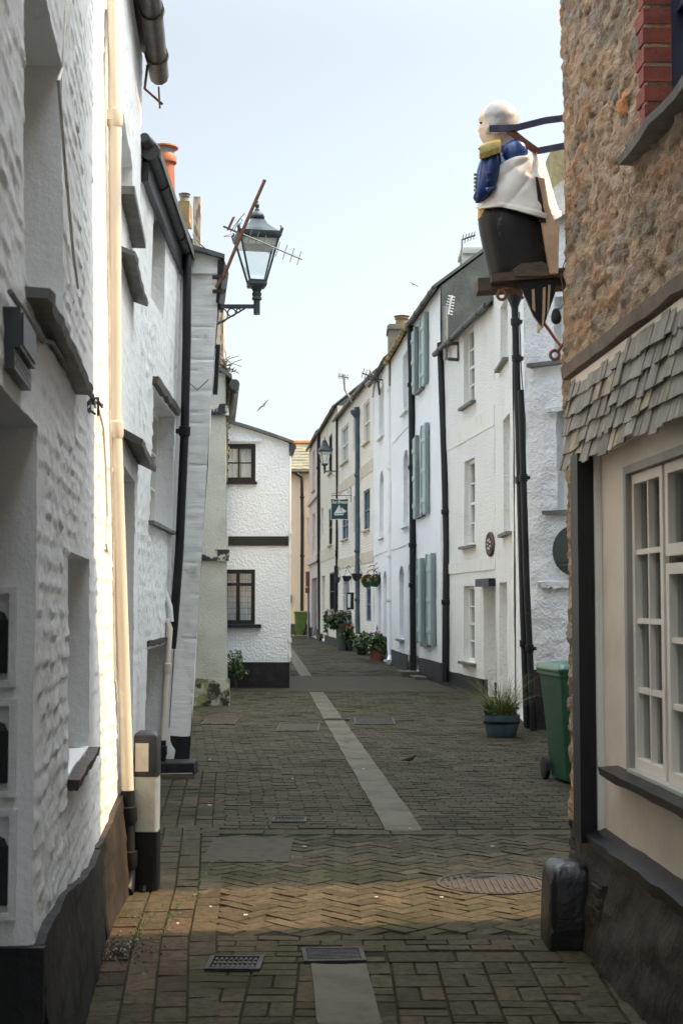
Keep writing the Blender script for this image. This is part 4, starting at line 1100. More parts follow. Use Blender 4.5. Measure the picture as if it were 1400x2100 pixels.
q = w[2]['hole']; w[2]['hole'] = (q[0], q[1], .05, q[3], .16)
R4 = house('house', 'plain white house between the white drainpipe and the cream brick guest house', F4r, 8.15, MT['slap_white'], w, 5, .18, .015, 25, (.35, MT['plinth_dark']),
           [(F4r.h(790,1128)-.05, F4r.h(790,1128)+.12, .014, MT['slap_white'])], 40, gcol=MT['gutter'], arch=(1,2,3))
drainpipe(R4, [AT(797,745,37.4), AT(800,900,37.3), AT(800,1200,37.3), AT(800,1345,37.3), AT(797,1358,36.9)], .07, MT['pipe_white'], 'drainpipe', (AT(799,800,37.4).z, AT(800,960,37.3).z, AT(800,1140,37.3).z, AT(800,1230,37.3).z), clipdir=V((1,0,0)))

# R3 cream brick guest house
F3r = Fac((.96,42.4), (-.18,53))
fb, rb = MT['frame_blue'], MT['sill_slate']
w = [wn(F3r, 745, 758, 815, 902, 758, .085, cols=2, rows=2, frame=CW, pane=MT['pane_dark'], sill=MT['string_stone']),
     wn(F3r, 745, 758, 1000, 1084, 758, .085, cols=2, rows=2, frame=fb, sill=MT['string_stone']),
     wn(F3r, 750, 760, 1204, 1275, 760, .085, cols=2, rows=2, frame=fb),
     wn(F3r, 700, 714, 866, 942, 714, .085, cols=2, rows=2, frame=CW, sill=MT['string_stone']),
     wn(F3r, 701, 714, 1045, 1103, 714, .085, cols=2, rows=2, frame=fb, sill=MT['string_stone']),
     wn(F3r, 703, 716, 1187, 1300, 716, .14, door=True, frame=fb),
     wn(F3r, 724, 731, 845, 920, 731, .12, blind=MT['reveal_blue'], frame=MT['reveal_blue']),
     wn(F3r, 725, 731, 1015, 1091, 731, .12, blind=MT['reveal_blue'], frame=MT['reveal_blue']),
     wn(F3r, 727, 732, 1190, 1290, 732, .12, blind=MT['reveal_blue'], frame=MT['reveal_blue'])]
q = w[5]['hole']; w[5]['hole'] = (q[0], q[1], .1, q[3], .14)
R3 = house('guest_house', 'cream brick guest house behind the hanging ship sign, blue windows and flower pots', F3r, 8.45, MT['cream_brick'], w, 5, .2, .012, 35, (.1, MT['plinth_dark']),
           [(F3r.h(735,985)-.02, F3r.h(735,985)+.36, .012, MT['string_stone']), (F3r.h(735,1155)-.05, F3r.h(735,1155)+.30, .014, MT['string_stone'])], 40, gcol=MT['gutter_brown'], group=None)
yy = 45.9
drainpipe(R3, [AT(731,835,yy), AT(733,870,yy), AT(733,1100,yy), AT(734,1300,yy)], .085, MT['pipe_blue'], 'drainpipe', (AT(733,975,yy).z, AT(733,1130,yy).z, AT(733,1230,yy).z), hopper=AT(731,848,yy))
# R2 yellow brick
F2r = Fac((-.18,53), (-.96,62))
w = [wn(F2r, 674, 681, 886, 966, 681, .08, cols=2, rows=2, frame=MT['blackw'], sill=MT['string_stone']),
     wn(F2r, 674, 681, 1040, 1116, 681, .08, cols=2, rows=2, frame=MT['blackw'], sill=MT['string_stone']),
     wn(F2r, 675, 688, 1172, 1252, 688, .08, cols=3, rows=2, frame=MT['blackw'], sill=MT['sill_slate']),
     wn(F2r, 660, 666, 1180, 1305, 666, .25, door=True, frame=MT['frame_cream']),
     wn(F2r, 658.5, 662.5, 1040, 1100, 662, .08, cols=1, rows=2, frame=MT['frame_cream'])]
q = w[3]['hole']; w[3]['hole'] = (q[0], q[1], .1, q[3], .25)
R2 = house('house', 'yellowish brick house with black windows left of the guest house', F2r, 9.0, MT['yellow_brick'], w, 5, .25, .012, 45, (.3, MT['plinth_dark']),
           [(F2r.h(688,1128)-.25, F2r.h(688,1128)+.25, .014, MT['string_stone'])], 40, gcol=MT['gutter'])
mb = MB(); mb.tube([AT(690.5,850,52.6), AT(691,1000,52.6), AT(690,1180,52.6)], .045, 8); mb.tube([AT(689,1160,52.5), AT(688,1275,52.5)], .07, 8)
for k in range(8): mb.tube([AT(690,1085+k*7,52.5), AT(688+R.uniform(-1,4),1088+k*7,52.45), AT(690,1095+k*7,52.5)], .03, 5)
mb.build('drainpipe', MT['pipe_black'], R2)
# R1 mauve house
F1r = Fac((-.96,62), (-1.6,70))
w = [wn(F1r, 641, 646, 920, 1003, 646, .10, cols=1, rows=2, frame=MT['frame_cream'], pane=MT['pane'], sill=MT['mauve']),
     wn(F1r, 641, 646, 1050, 1138, 646, .10, cols=1, rows=2, frame=MT['frame_cream'], pane=MT['pane'], sill=MT['mauve']),
     wn(F1r, 639, 650, 1184, 1310, 650, .15, door=True, frame=MT['door_grey'])]
q = w[2]['hole']; w[2]['hole'] = (q[0], q[1], .05, q[3], .15)
R1 = house('house', 'farthest mauve pink house in the right row with moulded cornices', F1r, 9.15, MT['mauve'], w, 5, .3, .01, 55, (.45, MT['plinth_dark']),
           [(F1r.h(645,1022)-.1, F1r.h(645,1022)+.12, .10, MT['mauve']), (F1r.h(645,1148)-.15, F1r.h(645,1148)+.15, .12, MT['mauve'])], 40, gcol=MT['gutter_brown'])
drainpipe(R1, [AT(654,888,61.6), AT(654.5,1100,61.6), AT(656,1300,61.6)], .095, MT['pipe_black'], 'drainpipe', (AT(654,960,61.6).z, AT(655,1150,61.6).z))

# end house facing down the lane
FE = Fac((-4.6,73), (-.6,73))
w = [wn(FE, 628.5, 633, 1062, 1120, 633, .1, cols=1, rows=2, frame=MT['frame_cream'], pane=MT['pane'])]
E1 = house('house', 'peach rendered house closing the far end of the lane under a mossy slate roof', FE, AT(615,967,73).z, MT['peach'], w, 6, .5, .01, 65, (.55, mat('plinth_brown', (.06,.045,.035), (.09,.07,.05), 3, (.4,.7), .8)), (), 0, cat='house')
mb = MB(); zt, zb = AT(615,912,75).z, AT(615,966,73).z
a = [(-4.7,72.8,zb-.05),(-.5,72.8,zb-.05),(-.5,75.6,zt),(-4.7,75.6,zt)]
mb.prism([a[0],a[1],a[2],a[3]], (0,0,.12))
rows = 9
for k in range(rows):
    t0, t1 = k/rows, (k+1)/rows
    p0 = V(a[0]).lerp(V(a[3]), t0); p1 = V(a[0]).lerp(V(a[3]), t1+.01)
    x = -4.7
    while x < -.55:
        wd = R.uniform(.22,.36); hh = .14 + R.uniform(0,.03)
        mb.loft([[V((x+.01,p0.y,p0.z+hh)), V((x+wd,p0.y,p0.z+hh)), V((x+wd,p0.y,p0.z+hh-.05)), V((x+.01,p0.y,p0.z+hh-.05))], [V((x+.01,p1.y,p1.z+.13)), V((x+wd,p1.y,p1.z+.13)), V((x+wd,p1.y,p1.z+.10)), V((x+.01,p1.y,p1.z+.10))]]); x += wd
ro = mb.build('roof', MT['mossy_slate'], E1)
mb = MB(); mb.tube([(-4.7,75.6,zt+.16),(-.5,75.6,zt+.16)], .16, 8); mb.build('ridge_tiles', MT['orange_ridge'], ro)
mb = MB(); mb.tube([(-4.6,72.78,zb-.05),(-.6,72.78,zb-.05)], .1, 8); mb.build('gutter', MT['gutter_brown'], E1)
drainpipe(E1, [AT(608,968,72.7), AT(609,972,72.7), AT(619,978,72.7), AT(620,1060,72.7), AT(619,1290,72.7)], .09, MT['pipe_black'], 'drainpipe', (AT(620,1020,72.7).z, AT(620,1140,72.7).z))
mb = MB(); fbox(mb, FE, FE.u(595.5,1227), FE.u(598,1227), AT(596,1237,73).z, AT(596,1220,73).z, 0, .15); mb.build('meter_box', MT['black'], E1)

# unseen block added across the side passage to cut the sunlight to a strip
FN = Fac((3.0,9.02), (3.3,17.6))
sun_blocker = house('house', 'unseen white house block added beyond the stone building to bound the sun strip', FN, 10.6, MT['slap_white'], [], 1.2, .4, .01, 75, None, (), 30)
FB = Fac((-7,-24), (7,-24), 0, 0, (0,1))  # unseen house added behind the camera to whiten the window reflections
house('house', 'unseen white house added behind the viewpoint for the windows to reflect', FB, 5.0, MT['slap_white'], [], 5, .8, .01, 85, (.4, MT['plinth_dark']), (), 35)
# ================================================================== STONE BUILDING (right foreground)
class CornerFac(Fac):
    def __init__(s, A, B, B2, r=.08):
        Fac.__init__(s, A, B); s.r = r
        d2 = V((B2[0]-B[0], B2[1]-B[1])).normalized(); s.d2 = d2
        s.n2 = V((d2.y, -d2.x)); 
        if s.n2.dot(s.d) < 0: s.n2 = -s.n2
        s.arc = r*math.pi/2
    def pt(s, u, h, off=0.0):
        r = s.r; L0 = s.L - r
        if u <= L0: p = s.A + s.d*u + s.n*off
        else:
            c = s.A + s.d*L0 - s.n*r
            if u <= L0 + s.arc:
                t = (u-L0)/r; p = c + (s.n*math.cos(t) + s.n2*math.sin(t))*(r+off)
            else:
                p = c + s.n2*(r+off) + s.d2*(u-L0-s.arc)
        return V((p.x, p.y, h))
FS = CornerFac((1.396,2.6), (1.146,7.40), (3.2,7.50), .07)
def su(y): return (y-2.6)/FS.d.y
PAL = [(.42,.27,.14),(.36,.25,.15),(.30,.215,.14),(.48,.33,.185),(.26,.205,.16),(.40,.23,.11),(.34,.28,.20),(.44,.31,.19),(.40,.22,.10),(.22,.17,.13),(.40,.29,.17),(.46,.32,.18)]
def stone_cell(u, h):
    q = V((u*4.3 + .7*N2(u*2.2,h*3.2,3), h*11.5 + u*.8 + .8*N2(u*2.5,h*3.4,8), .5))
    d, p = noise.voronoi(q)
    e = d[1]-d[0]
    k = int(abs(math.sin(p[0].x*12.9898 + p[0].y*78.233)*43758.5453) * 1000) % 1000
    return e, k
def sdisp(u, h):
    e, k = stone_cell(u, h)
    return .017*sstep(0,.12,e)*(.15+.85*(k%97)/97) + .020*N2(u*8,h*15,2) + .012*N2(u*20,h*34,4) + .02*N2(u*1.1,h*1.2,1) - .02
def scol(u, h):
    e, k = stone_cell(u, h)
    if h < .50 + .03*N2(u*5, 2): return (.045,.042,.038)
    c = V(PAL[k % len(PAL)]); f = .85 + .3*((k//10) % 10)/10
    g_ = (c.x+c.y+c.z)/3; c = c.lerp(V((g_,g_,g_)), .20)*.93
    m = V((.38,.30,.205))
    t = sstep(.01,.07,e)*(.85)
    if k % 41 == 7: c = V((.50,.20,.055))
    c = m.lerp(c*f, t) * (1 + .18*N2(u*9,h*14,6))
    if e < .05 and N2(u*6,h*9,11) > .05: c = c*.35
    return (c.x, c.y, c.z)
STB = thing('stone_building', 'brown rubble stone building with slate hung shopfront hood and white casement window', 'building', (1.4,6,0))
bw = (su(3.9), su(5.64), 3.46, 5.0, .15)
mb = MB()
uend = FS.L + .9
panel(mb, FS, su(2.6), uend, 2.62, 5.2, [bw], .016, .014, sdisp, scol)
panel(mb, FS, su(6.66), uend, -.02, 2.62, (), .016, .014, sdisp, scol)
panel(mb, FS, su(2.6), uend, 5.2, 7.6, (), .12, .12, sdisp, scol)
panel(mb, FS, uend, uend+2.6, -.02, 7.6, (), .12, .12, sdisp, scol)
FSn = Fac((1.62,-4), (1.396,2.6)); panel(mb, FSn, 0, FSn.L, -.02, 7.6, (), .15, .15, sdisp, scol)
shell(mb, FSn, 7.6, 5); 
FSs = Fac((1.396,2.6),(1.153,7.36)); shell(mb, FSs, 7.6, 4.4, .02)
for i in range(len(mb.v)): mb.col.setdefault(i, (.25,.19,.12))
mb.build('wall', MT['stone'], STB, 60)
pitched_roof(STB, FSs, 7.6, 5, 35, .1, -6, FSs.L)
# red brick window surround, window, sill
mb = MB(); mo = MB(); z = 3.47; k = 0
ub0 = bw[1]
while z < 5.0:
    hgt = .063; w_ = .125 if k % 2 == 0 else .075
    fbox(mb, FS, ub0-.004, ub0+w_, z, z+hgt, -.148, .013+.004*R.random()); z += .080; k += 1
mb.build('brick_surround', MT['brick_red'], STB)
fbox(mo, FS, ub0+.002, ub0+.055, 3.465, 5.0, -.149, .008); mo.build('mortar_joint', MT['mortar'], STB)
make_window(STB, FS, dict(hole=(bw[0],bw[1]-.005,bw[2],bw[3],.15), cols=3, rows=3, frame=mat('frame_navy', (.012,.022,.045), (.02,.03,.05), 5, (.4,.7), .5), fw=.045))
mb = MB(); rag_slab(mb, FS, bw[0], bw[1]+.22, 3.465, .036, .075, .14, .006, 12, 4); mb.build('sill', MT['sill_slate'], STB)
# stone lintel ledge above the hood
mb = MB(); rag_slab(mb, FS, su(2.6), su(7.14), 2.80, .07, .05, .02, .01, 26, 6); mb.build('ledge', mat('ledge_stone', (.17,.135,.10), (.10,.085,.065), 5, (.4,.7), .85, bs=20, bst=.5), STB, 40)
# slate/shingle hung hood
mb = MB(); rows = 5; z1, z0 = 2.715, 2.285; o1, o0 = .025, .07
for k in range(rows):
    ta, tb = k/rows, (k+1)/rows
    ha, hb = z1+(z0-z1)*ta, z1+(z0-z1)*(tb) - .028
    oa, ob = o1+(o0-o1)*ta, o1+(o0-o1)*tb + .011
    u = su(2.6) + R.random()*.1; uE = su(7.06)
    while u < uE - .02:
        wd = min(R.choice((.06,.08,.10,.12,.15)), uE-u)
        j = R.gauss(0,.006); jo = R.gauss(0,.004); g = .003
        t = .009; b = .9 + R.gauss(0,.10); c = V((b, b*R.uniform(.98,1.02), b*R.uniform(.95,1.04)))
        if R.random() < .07: c = V((1.30*b,1.18*b,.95*b))
        sk = R.gauss(0,.004)
        pts = [FS.pt(u+g+sk, ha, oa+jo-.012), FS.pt(u+wd-g, ha, oa+jo-.012), FS.pt(u+wd-g, hb+j, ob+jo), FS.pt(u+g, hb+j+sk, ob+jo)]
        inn = FS.n3*t
        i0 = [mb.add(p - inn, None, c) for p in pts]; i1 = [mb.add(p, None, c) for p in pts]
        mb.f.append(i1); mb.f.append(i0[::-1])
        for q in range(4): mb.f.append([i0[q], i0[(q+1)%4], i1[(q+1)%4], i1[q]])
        u += wd
mb.build('shingle_hood', MT['shingle'], STB)
mb = MB(); fbox(mb, FS, su(2.6), su(7.05), z0+.0, z1-.0, -.02, .02); fbox(mb, FS, su(2.6), su(7.03), z0+.004, z0+.025, .03, .058); mb.build('hood_backing', MT['cream_board'], STB)
# shopfront: post, boarded panel, casements, sill, plinth
mb = MB(); fbox(mb, FS, su(6.62), su(6.77), .50, 2.30, -.02, .088); mb.build('corner_post', MT['blackw'], STB)
win = (su(4.2), su(6.16), .885, 2.19, .10)
mb = MB()
panel(mb, FS, su(2.6), su(6.62), .52, 2.32, [win], .06, .06, lambda u,h: .003*N2(u*3,h*.8,3), None, None, -.02)
mb.build('boarding', MT['cream_board'], STB, 50)
mb = MB(); fbox(mb, FS, su(6.597), su(6.62), .55, 2.30, -.02, .012); mb.build('trim_board', MT['frame_white'], STB)
mb = MB(); u0, u1, h0, h1 = win[:4]                           # grey inner frame
fbox(mb, FS, u1-.045, u1, h0, h1, -.118, -.01); fbox(mb, FS, u0, u1-.045, h1-.035, h1, -.118, -.01)
mb.build('window_surround', mat('grey_paint', (.30,.30,.27), (.24,.24,.22), 5, (.4,.7), .5), STB)
def casement(ua, ub, ha, hb, rows, cols=2):
    fw, bar = .042, .016; oo, oi = -.035, -.085
    mb = MB()
    fbox(mb, FS, ua, ua+fw, ha, hb, oi, oo); fbox(mb, FS, ub-fw, ub, ha, hb, oi, oo)
    fbox(mb, FS, ua+fw, ub-fw, ha, ha+fw*1.1, oi, oo); fbox(mb, FS, ua+fw, ub-fw, hb-fw, hb, oi, oo)
    for k in range(1,cols): c = ua+fw+(ub-ua-2*fw)*k/cols; fbox(mb, FS, c-bar/2, c+bar/2, ha+fw, hb-fw, oi+.008, oo-.006)
    for k in range(1,rows): c = ha+fw+(hb-ha-2*fw)*k/rows; fbox(mb, FS, ua+fw, ub-fw, c-bar*.7, c+bar*.7, oi+.01, oo-.008)
    o = mb.build('window', MT['frame_cream'], STB)
    pb = MB()
    for k in range(rows):
        for q in range(cols):
            a, b = ua+fw+(ub-ua-2*fw)*q/cols, ua+fw+(ub-ua-2*fw)*(q+1)/cols
            c, d = ha+fw+(hb-ha-2*fw)*k/rows, ha+fw+(hb-ha-2*fw)*(k+1)/rows
            t1, t2 = R.gauss(0,.0015), R.gauss(0,.0015)
            pb.poly([FS.pt(a,c,-.066+t1), FS.pt(b,c,-.066+t2), FS.pt(b,d,-.066-t1), FS.pt(a,d,-.066-t2)])
    pb.build('pane', MT['pane_shop'], o)
casement(su(5.635), su(6.115), .90, 2.15, 4)
casement(su(5.07), su(5.60), .90, 1.755, 3); casement(su(5.07), su(5.60), 1.785, 2.15, 1)
casement(su(4.5), su(5.04), .90, 1.755, 3); casement(su(4.5), su(5.04), 1.785, 2.15, 1)
mb = MB(); fbox(mb, FS, su(5.602), su(5.633), .89, 2.15, -.11, -.05); fbox(mb, FS, su(5.042), su(5.068), .89, 2.15, -.11, -.05); fbox(mb, FS, su(4.2), su(6.115), .885, .899, -.11, -.0); mb.build('mullion', mat('grey_paint_b', (.42,.42,.38), (.34,.34,.31), 5, (.4,.7), .5), STB)
mb = MB(); n = 20
for (side) in (0,):
    rings = []
    for k in range(60):
        uu = su(4.3) + (su(6.1)-su(4.3))*k/59
        rings.append([FS.pt(uu, .9, -.30 + .015*math.sin(k*1.3)), FS.pt(uu, 1.36, -.30 + .015*math.sin(k*1.3))])
    mb.loft(rings, cap=False, closed=False)
mb.build('cafe_curtain', MT['curtain'], STB, 60)
mb = MB(); rag_slab(mb, FS, su(4.0), su(6.34), .885, .045, .075, .02, .006, 16, 12); mb.build('sill', MT['black'], STB, 40)
mb = MB(); 
def pdisp(u, h): return .085*(1-h/.55)+.03*N2(u*1.6,h*3,2) + .018*N2(u*5,h*8,3)
panel(mb, FS, su(2.6), su(7.02), -.03, .53, (), .03, .03, pdisp, off=.0); mb.build('plinth', MT['plinth_stone'], STB, 60)
mb = MB(); rag_slab(mb, FS, su(2.6), su(6.88), .575, .06, .07, .03, .035, 40, 14); mb.build('plinth_ledge', MT['black'], STB, 40)
mb = MB(); fbox(mb, FS, su(6.34), su(6.50), .20, .36, .0, .06)
for k in range(3): fbox(mb, FS, su(6.35), su(6.49), .22+k*.05, .245+k*.05, .059, .075)
mb.build('air_brick', MT['plinth_stone'], STB)

# guard stone at the corner
gc = V((1.07, 6.82, 0)); GS = thing('guard_stone', 'black painted guard stone standing at the foot of the rubble stone corner', 'guard stone', gc)
mb = MB(); rings = []
for (z, hx, hy) in ((-.02,.118,.16),(.06,.117,.165),(.18,.112,.16),(.31,.108,.152),(.355,.100,.142),(.378,.08,.115),(.388,.03,.05)):
    ring = []
    for k in range(32):
        t = 2*math.pi*k/32; c, s = math.cos(t), math.sin(t)
        e = .30
        x = hx*math.copysign(abs(c)**e, c); yv = hy*math.copysign(abs(s)**e, s)
        q = 1 + .06*N2(c*2, s*2+z*4, 3) + .03*N2(c*6,s*6+z*12,5)
        ring.append(V((gc.x + x*q, gc.y + yv*q, z)))
    rings.append(ring)
mb.loft(rings); mb.build('stone', MT['guard'], GS, 60)

# ================================================================== FIGUREHEAD
YF = 7.50
FG = thing('figurehead', 'painted wooden figurehead of a bald officer in blue coat and white cloak', 'figurehead', AT(1060,560,YF))
def ring(py, pl, pr, dr=.8, n=36, sq=1.0, infl=0.0, fn=None):
    a, b = AT(pl,py,YF), AT(pr,py,YF); c = (a+b)/2; rx = (b-a).length/2 + infl; ry = ((b-a).length/2)*dr + infl
    out = []
    for k in range(n):
        t = 2*math.pi*k/n; cc, s = math.cos(t), math.sin(t)
        m = fn(t) if fn else 1
        out.append(V((c.x + rx*m*math.copysign(abs(cc)**sq, cc), YF + ry*m*math.copysign(abs(s)**sq, s), c.z)))
    return out
HD = [(209.5,1013,1031),(213,1003,1042),(221,994,1052),(232,986,1058),(240,982,1060),(246,980,1061),(251,982.5,1061),(256,982.5,1061.5),(263,981.5,1061),(268,980,1060.5),(272,982.5,1060),(276,982,1059),(280,984,1058),(285,985.5,1057),(290,989,1055),(298,995,1053),(310,998,1052),(320,998,1053)]
mb = MB(); mb.loft([ring(*r, .86) for r in HD]); hd = mb.build('head', MT['fig_skin'], FG, 60)
mb = MB(); rows = []
for (py, l, r) in HD[:14]:
    full = ring(py, l, r, .86, 48, 1, .006, lambda t, py=py: 1 + .022*math.sin(9*t + py*.35) * sstep(205,235,py))
    rows.append([full[k % 48] for k in range(-18-0, 19)])
mb.loft(rows, cap=False, closed=False); mb.loft([[rows[0][k]] * 1 + [rows[0][18]] for k in range(37)], cap=False, closed=False)
mb.build('hair', MT['fig_head'], FG, 60)
mb = MB(); e = AT(1001,262,YF-.078); mb.ball(e, .022, 10, .8, .5, 1.3); mb.ball(AT(1002,260,YF-.09), .010, 8); mb.build('ear', MT['fig_skin'], hd, 60)
mb = MB()
for py, px, r in ((252,985.5,.007),): mb.ball(AT(px,py,YF-.035), r, 8)
mb.build('eye', MT['iron_black'], hd, 60)
CT_ = [(308,994,1050),(316,992,1058),(324,986,1072),(335,981,1084),(350,977,1094),(370,974,1104),(390,973,1110),(408,976,1112),(420,984,1112)]
mb = MB(); mb.loft([ring(*r, .72, 40) for r in CT_]); 
mb.ball(AT(1056,312,YF-.095), .068, 16, 1.0, .7, 1.0)
mb.build('coat', MT['fig_blue'], FG, 60)
mb = MB(); mb.loft([ring(306,993,1052,.85), ring(318,990,1058,.85), ring(326,992,1060,.8)]); mb.build('collar', MT['fig_blue'], FG, 60)
mb = MB(); arm = [AT(1008,312,YF-.085), AT(1006,330,YF-.11), AT(1003,355,YF-.125), AT(998,378,YF-.13), AT(988,396,YF-.12), AT(979,408,YF-.08)]
mb.tube(arm, [.042,.054,.052,.046,.040,.028], 16)
for k_ in range(3): mb.tube([AT(985,352+k_*16,YF-.12), AT(1000,357+k_*16,YF-.178), AT(1018,350+k_*16,YF-.15)], [.004,.012,.004], 8); mb.build('arm', MT['fig_blue'], FG, 60)
mb = MB()
rings = []
for k, (px, py) in enumerate(((983,313),(990,309),(1000,305),(1012,302),(1024,300))):
    c = AT(px,py,YF-.115)
    rings.append([c+V((0,.03,.028)), c+V((0,-.03,.030)), c+V((0,-.052,.010)), c+V((0,-.056,-.045)), c+V((0,-.03,-.045)), c+V((0,.03,-.02))])
mb.loft(rings)
mb.tube([AT(981,306,YF-.13), AT(990,299,YF-.13), AT(1003,294,YF-.13), AT(1022,292,YF-.13)], .007, 8)
for k in range(14):
    f = k/13; a = AT(985+38*f, 315-13*f, YF-.172); mb.tube([a, a+V((0,-.001,-.03))], .006, 6)
mb.build('epaulette', MT['fig_gold'], FG, 50)
mb = MB(); mb.loft([ring(392,982,1104,.70), ring(415,979,1110,.74), ring(450,979,1115,.78)]); mb.build('waistcoat', MT['fig_yellow'], FG, 60)
mb = MB()
for k in range(8):
    py = 358 + k*8; mb.ball(AT(973.5 + (1 if k > 4 else 0)*(k-4)*1.2, py, YF-.02), .009, 8)
mb.build('button', MT['fig_gold'], FG, 60)
# cloak: folded shell wrapped round the back
CK = [(315,1000,1102),(340,990,1116),(380,984,1128),(410,980,1136),(440,977,1145),(468,976,1148)]
def ckx(py):
    for a, b in zip(CK, CK[1:]):
        if py <= b[0]:
            t = max(0,(py-a[0])/(b[0]-a[0])); return a[1]+(b[1]-a[1])*t, a[2]+(b[2]-a[2])*t
    return CK[-1][1:]
TOP = [(-1,402),(-.88,386),(-.76,366),(-.62,346),(-.52,338),(-.42,336),(-.33,329),(-.25,317),(-.12,322),(0,338),(.3,335),(.6,345)]
BOT = [(-1,427),(-.88,437),(-.76,440),(-.66,441),(-.55,450),(-.45,459),(-.34,465),(-.26,466),(-.18,458),(-.08,447),(.1,445),(.6,445)]
def itp(tab, x):
    for a, b in zip(tab, tab[1:]):
        if x <= b[0]: return a[1] + (b[1]-a[1])*max(0,(x-a[0])/(b[0]-a[0]))
    return tab[-1][1]
mb = MB(); rows = []; na, nr = 150, 44
for i in range(na+1):
    f = -1 + 1.6*i/na; t = f*math.pi
    col_ = []
    for j in range(nr+1):
        q = j/nr; py = itp(TOP,f) + (itp(BOT,f)-itp(TOP,f))*q
        l, r = ckx(py); a, b = AT(l,py,YF), AT(r,py,YF); c = (a+b)/2; rx = (b-a).length/2
        sn_ = math.sin(f*15 + q*7.5 + 1.2*math.sin(q*3+f*6)); fold = (.060*math.copysign(abs(sn_)**.6, sn_)*sstep(0,.2,q)*(.3+.7*sstep(-.2,-.5,f)) + .02*math.sin(f*41 - q*13)*sstep(-.15,-.4,f)) + .03*math.exp(-((q-.62)/.10)**2)*sstep(-.95,-.5,f)
        sagg = .035*math.exp(-((math.hypot((f+.36)*6, (q-.18)*5)-1.0)/.28)**2)
        aa = math.atan2(q + .02, max(.02, (-.27 - f)*1.5)); fan = .085*((abs(math.sin(aa*5.5 + .4))**.55) - .6)*sstep(.04,.22,math.hypot(q,(-.27-f)*1.5))*sstep(-.26,-.34,f)
        m = 1.0 + fold*.35 + fan + sagg + (.05 if q > .93 else 0)
        col_.append(V((c.x + rx*m*math.cos(t), YF + rx*.78*m*math.sin(t) - .012, c.z)))
    rows.append(col_)
mb.loft(rows, cap=False, closed=False)
mb.loft([[r_[0], r_[0] + (V((c0.x if False else r_[0].x, YF, r_[0].z)) - r_[0])*.18] for r_ in rows], cap=False, closed=False)
mb.loft([[r_[-1], r_[-1] + (V((AT(1060,450,YF).x, YF, r_[-1].z)) - r_[-1])*.10] for r_ in rows], cap=False, closed=False)
mb.build('cloak', MT['fig_white'], FG, 70)
mb = MB(); mb.loft([ring(r[0], r[1], r[2], .74, 40, .8) for r in ((436,984,1128),(455,980,1132),(480,984,1136),(505,989,1138),(530,994,1139),(552,999,1139),(570,1003,1138),(576,1008,1135))])
mb.build('base', MT['fig_black'], FG, 50)
# plank fixed down the back, lit on its right face
mb = MB()
pl = [(1098,362),(1116,366),(1124,420),(1136,452),(1146,462),(1144,560),(1128,560),(1112,470)]
mb.prism([AT(a,b,YF-.165) for a, b in pl], (0,.05,0)); mb.prism([AT(a,b,YF+.02) for a, b in ((1122,455),(1146,462),(1144,560),(1124,560))], (0,.10,0))
mb.build('back_board', MT['fig_tan'], FG)
mb = MB(); a = [(1097,362),(1102,364),(1110,400),(1119,456),(1105,456),(1101,400)]
mb.prism([AT(p,q,YF-.172) for p, q in a], (0,.006,0)); mb.build('board_edge', MT['fig_black'], FG)
# bracket timbers and corbel
mb = MB()
mb.obox((AT(977,590,YF)+AT(1158,578,YF))/2, (AT(1158,573,YF)-AT(977,583,YF))/2, V((0,.07,0)), V((0,0,.034)))
mb.obox((AT(1004,579,YF-.02)+AT(1160,566,YF-.02))/2, (AT(1160,564,YF)-AT(1002,577,YF))/2, V((0,.11,0)), V((0,0,.022)))
mb.build('support_beam', MT['wood_old'], FG)
mb = MB(); mb.prism([AT(p,q,YF-.14) for p, q in ((1050,553),(1068,540),(1112,536),(1126,548),(1124,566),(1056,566))], (0,.24,0)); mb.build('step_block', MT['wood_old'], FG)
mb = MB()
mb.prism([AT(p,q,YF-.10) for p, q in ((1056,562),(1142,562),(1140,578),(1126,630),(1113,672),(1094,648))], (0,.028,0))
mb.build('corbel', MT['fig_black'], FG); mb = MB()
mb.prism([AT(p,q,YF+.08) for p, q in ((1058,566),(1142,566),(1138,600),(1115,668),(1096,646))], (0,.028,0))
mb.build('corbel', MT['fig_black'], FG)
mb = MB(); mb.prism([AT(p,q,YF-.112) for p, q in ((1113,590),(1118,588),(1117,640),(1113,670),(1111,668))], (0,.2,0))
mb.prism([AT(p,q,YF-.112) for p, q in ((1124,584),(1128,584),(1125,634),(1121,650))], (0,.2,0))
mb.prism([AT(p,q,YF-.108) for p, q in ((1090,594),(1095,592),(1097,640),(1091,632))], (0,.01,0)); mb.build('corbel_slat', MT['fig_tan'], FG)
mb = MB()
c = AT(1028,606,YF-.10); mb.ring(c, V((1,0,0)), V((0,0,1)), .022, .0085, 18, 6)
mb.tube([AT(1020,598,YF-.10), AT(1034,592,YF-.10), AT(1050,593,YF-.10), AT(1062,602,YF-.09), AT(1072,612,YF-.08)], .0085, 8)
mb.build('scroll_iron', MT['rust'], FG, 50); mb = MB()
c = AT(1137,728,YF-.09); mb.ring(c, V((1,0,0)), V((0,0,1)), .024, .0085, 18, 6)
mb.tube([AT(1110,656,YF-.08), AT(1124,675,YF-.08), AT(1140,698,YF-.085), AT(1150,710,YF-.09)], .0095, 8)
mb.tube([AT(1143,722,YF-.09), AT(1152,708,YF-.10), AT(1172,696,YF-.13)], .009, 8)
mb.build('scroll_iron', MT['rust'], FG, 50)
mb = MB()
def strap(pts, w=.017, t=.006):
    for a, b in zip(pts, pts[1:]):
        d = (b-a); mb.obox((a+b)/2, d/2*1.02, d.normalized().cross(V((0,1,0))).normalized()*w, V((0,t,0)))
strap([AT(1003,264,YF-.12), AT(1058,262,YF-.125), AT(1118,247,YF-.13), AT(1150,243,YF-.14), AT(1176,237,YF-.17)])
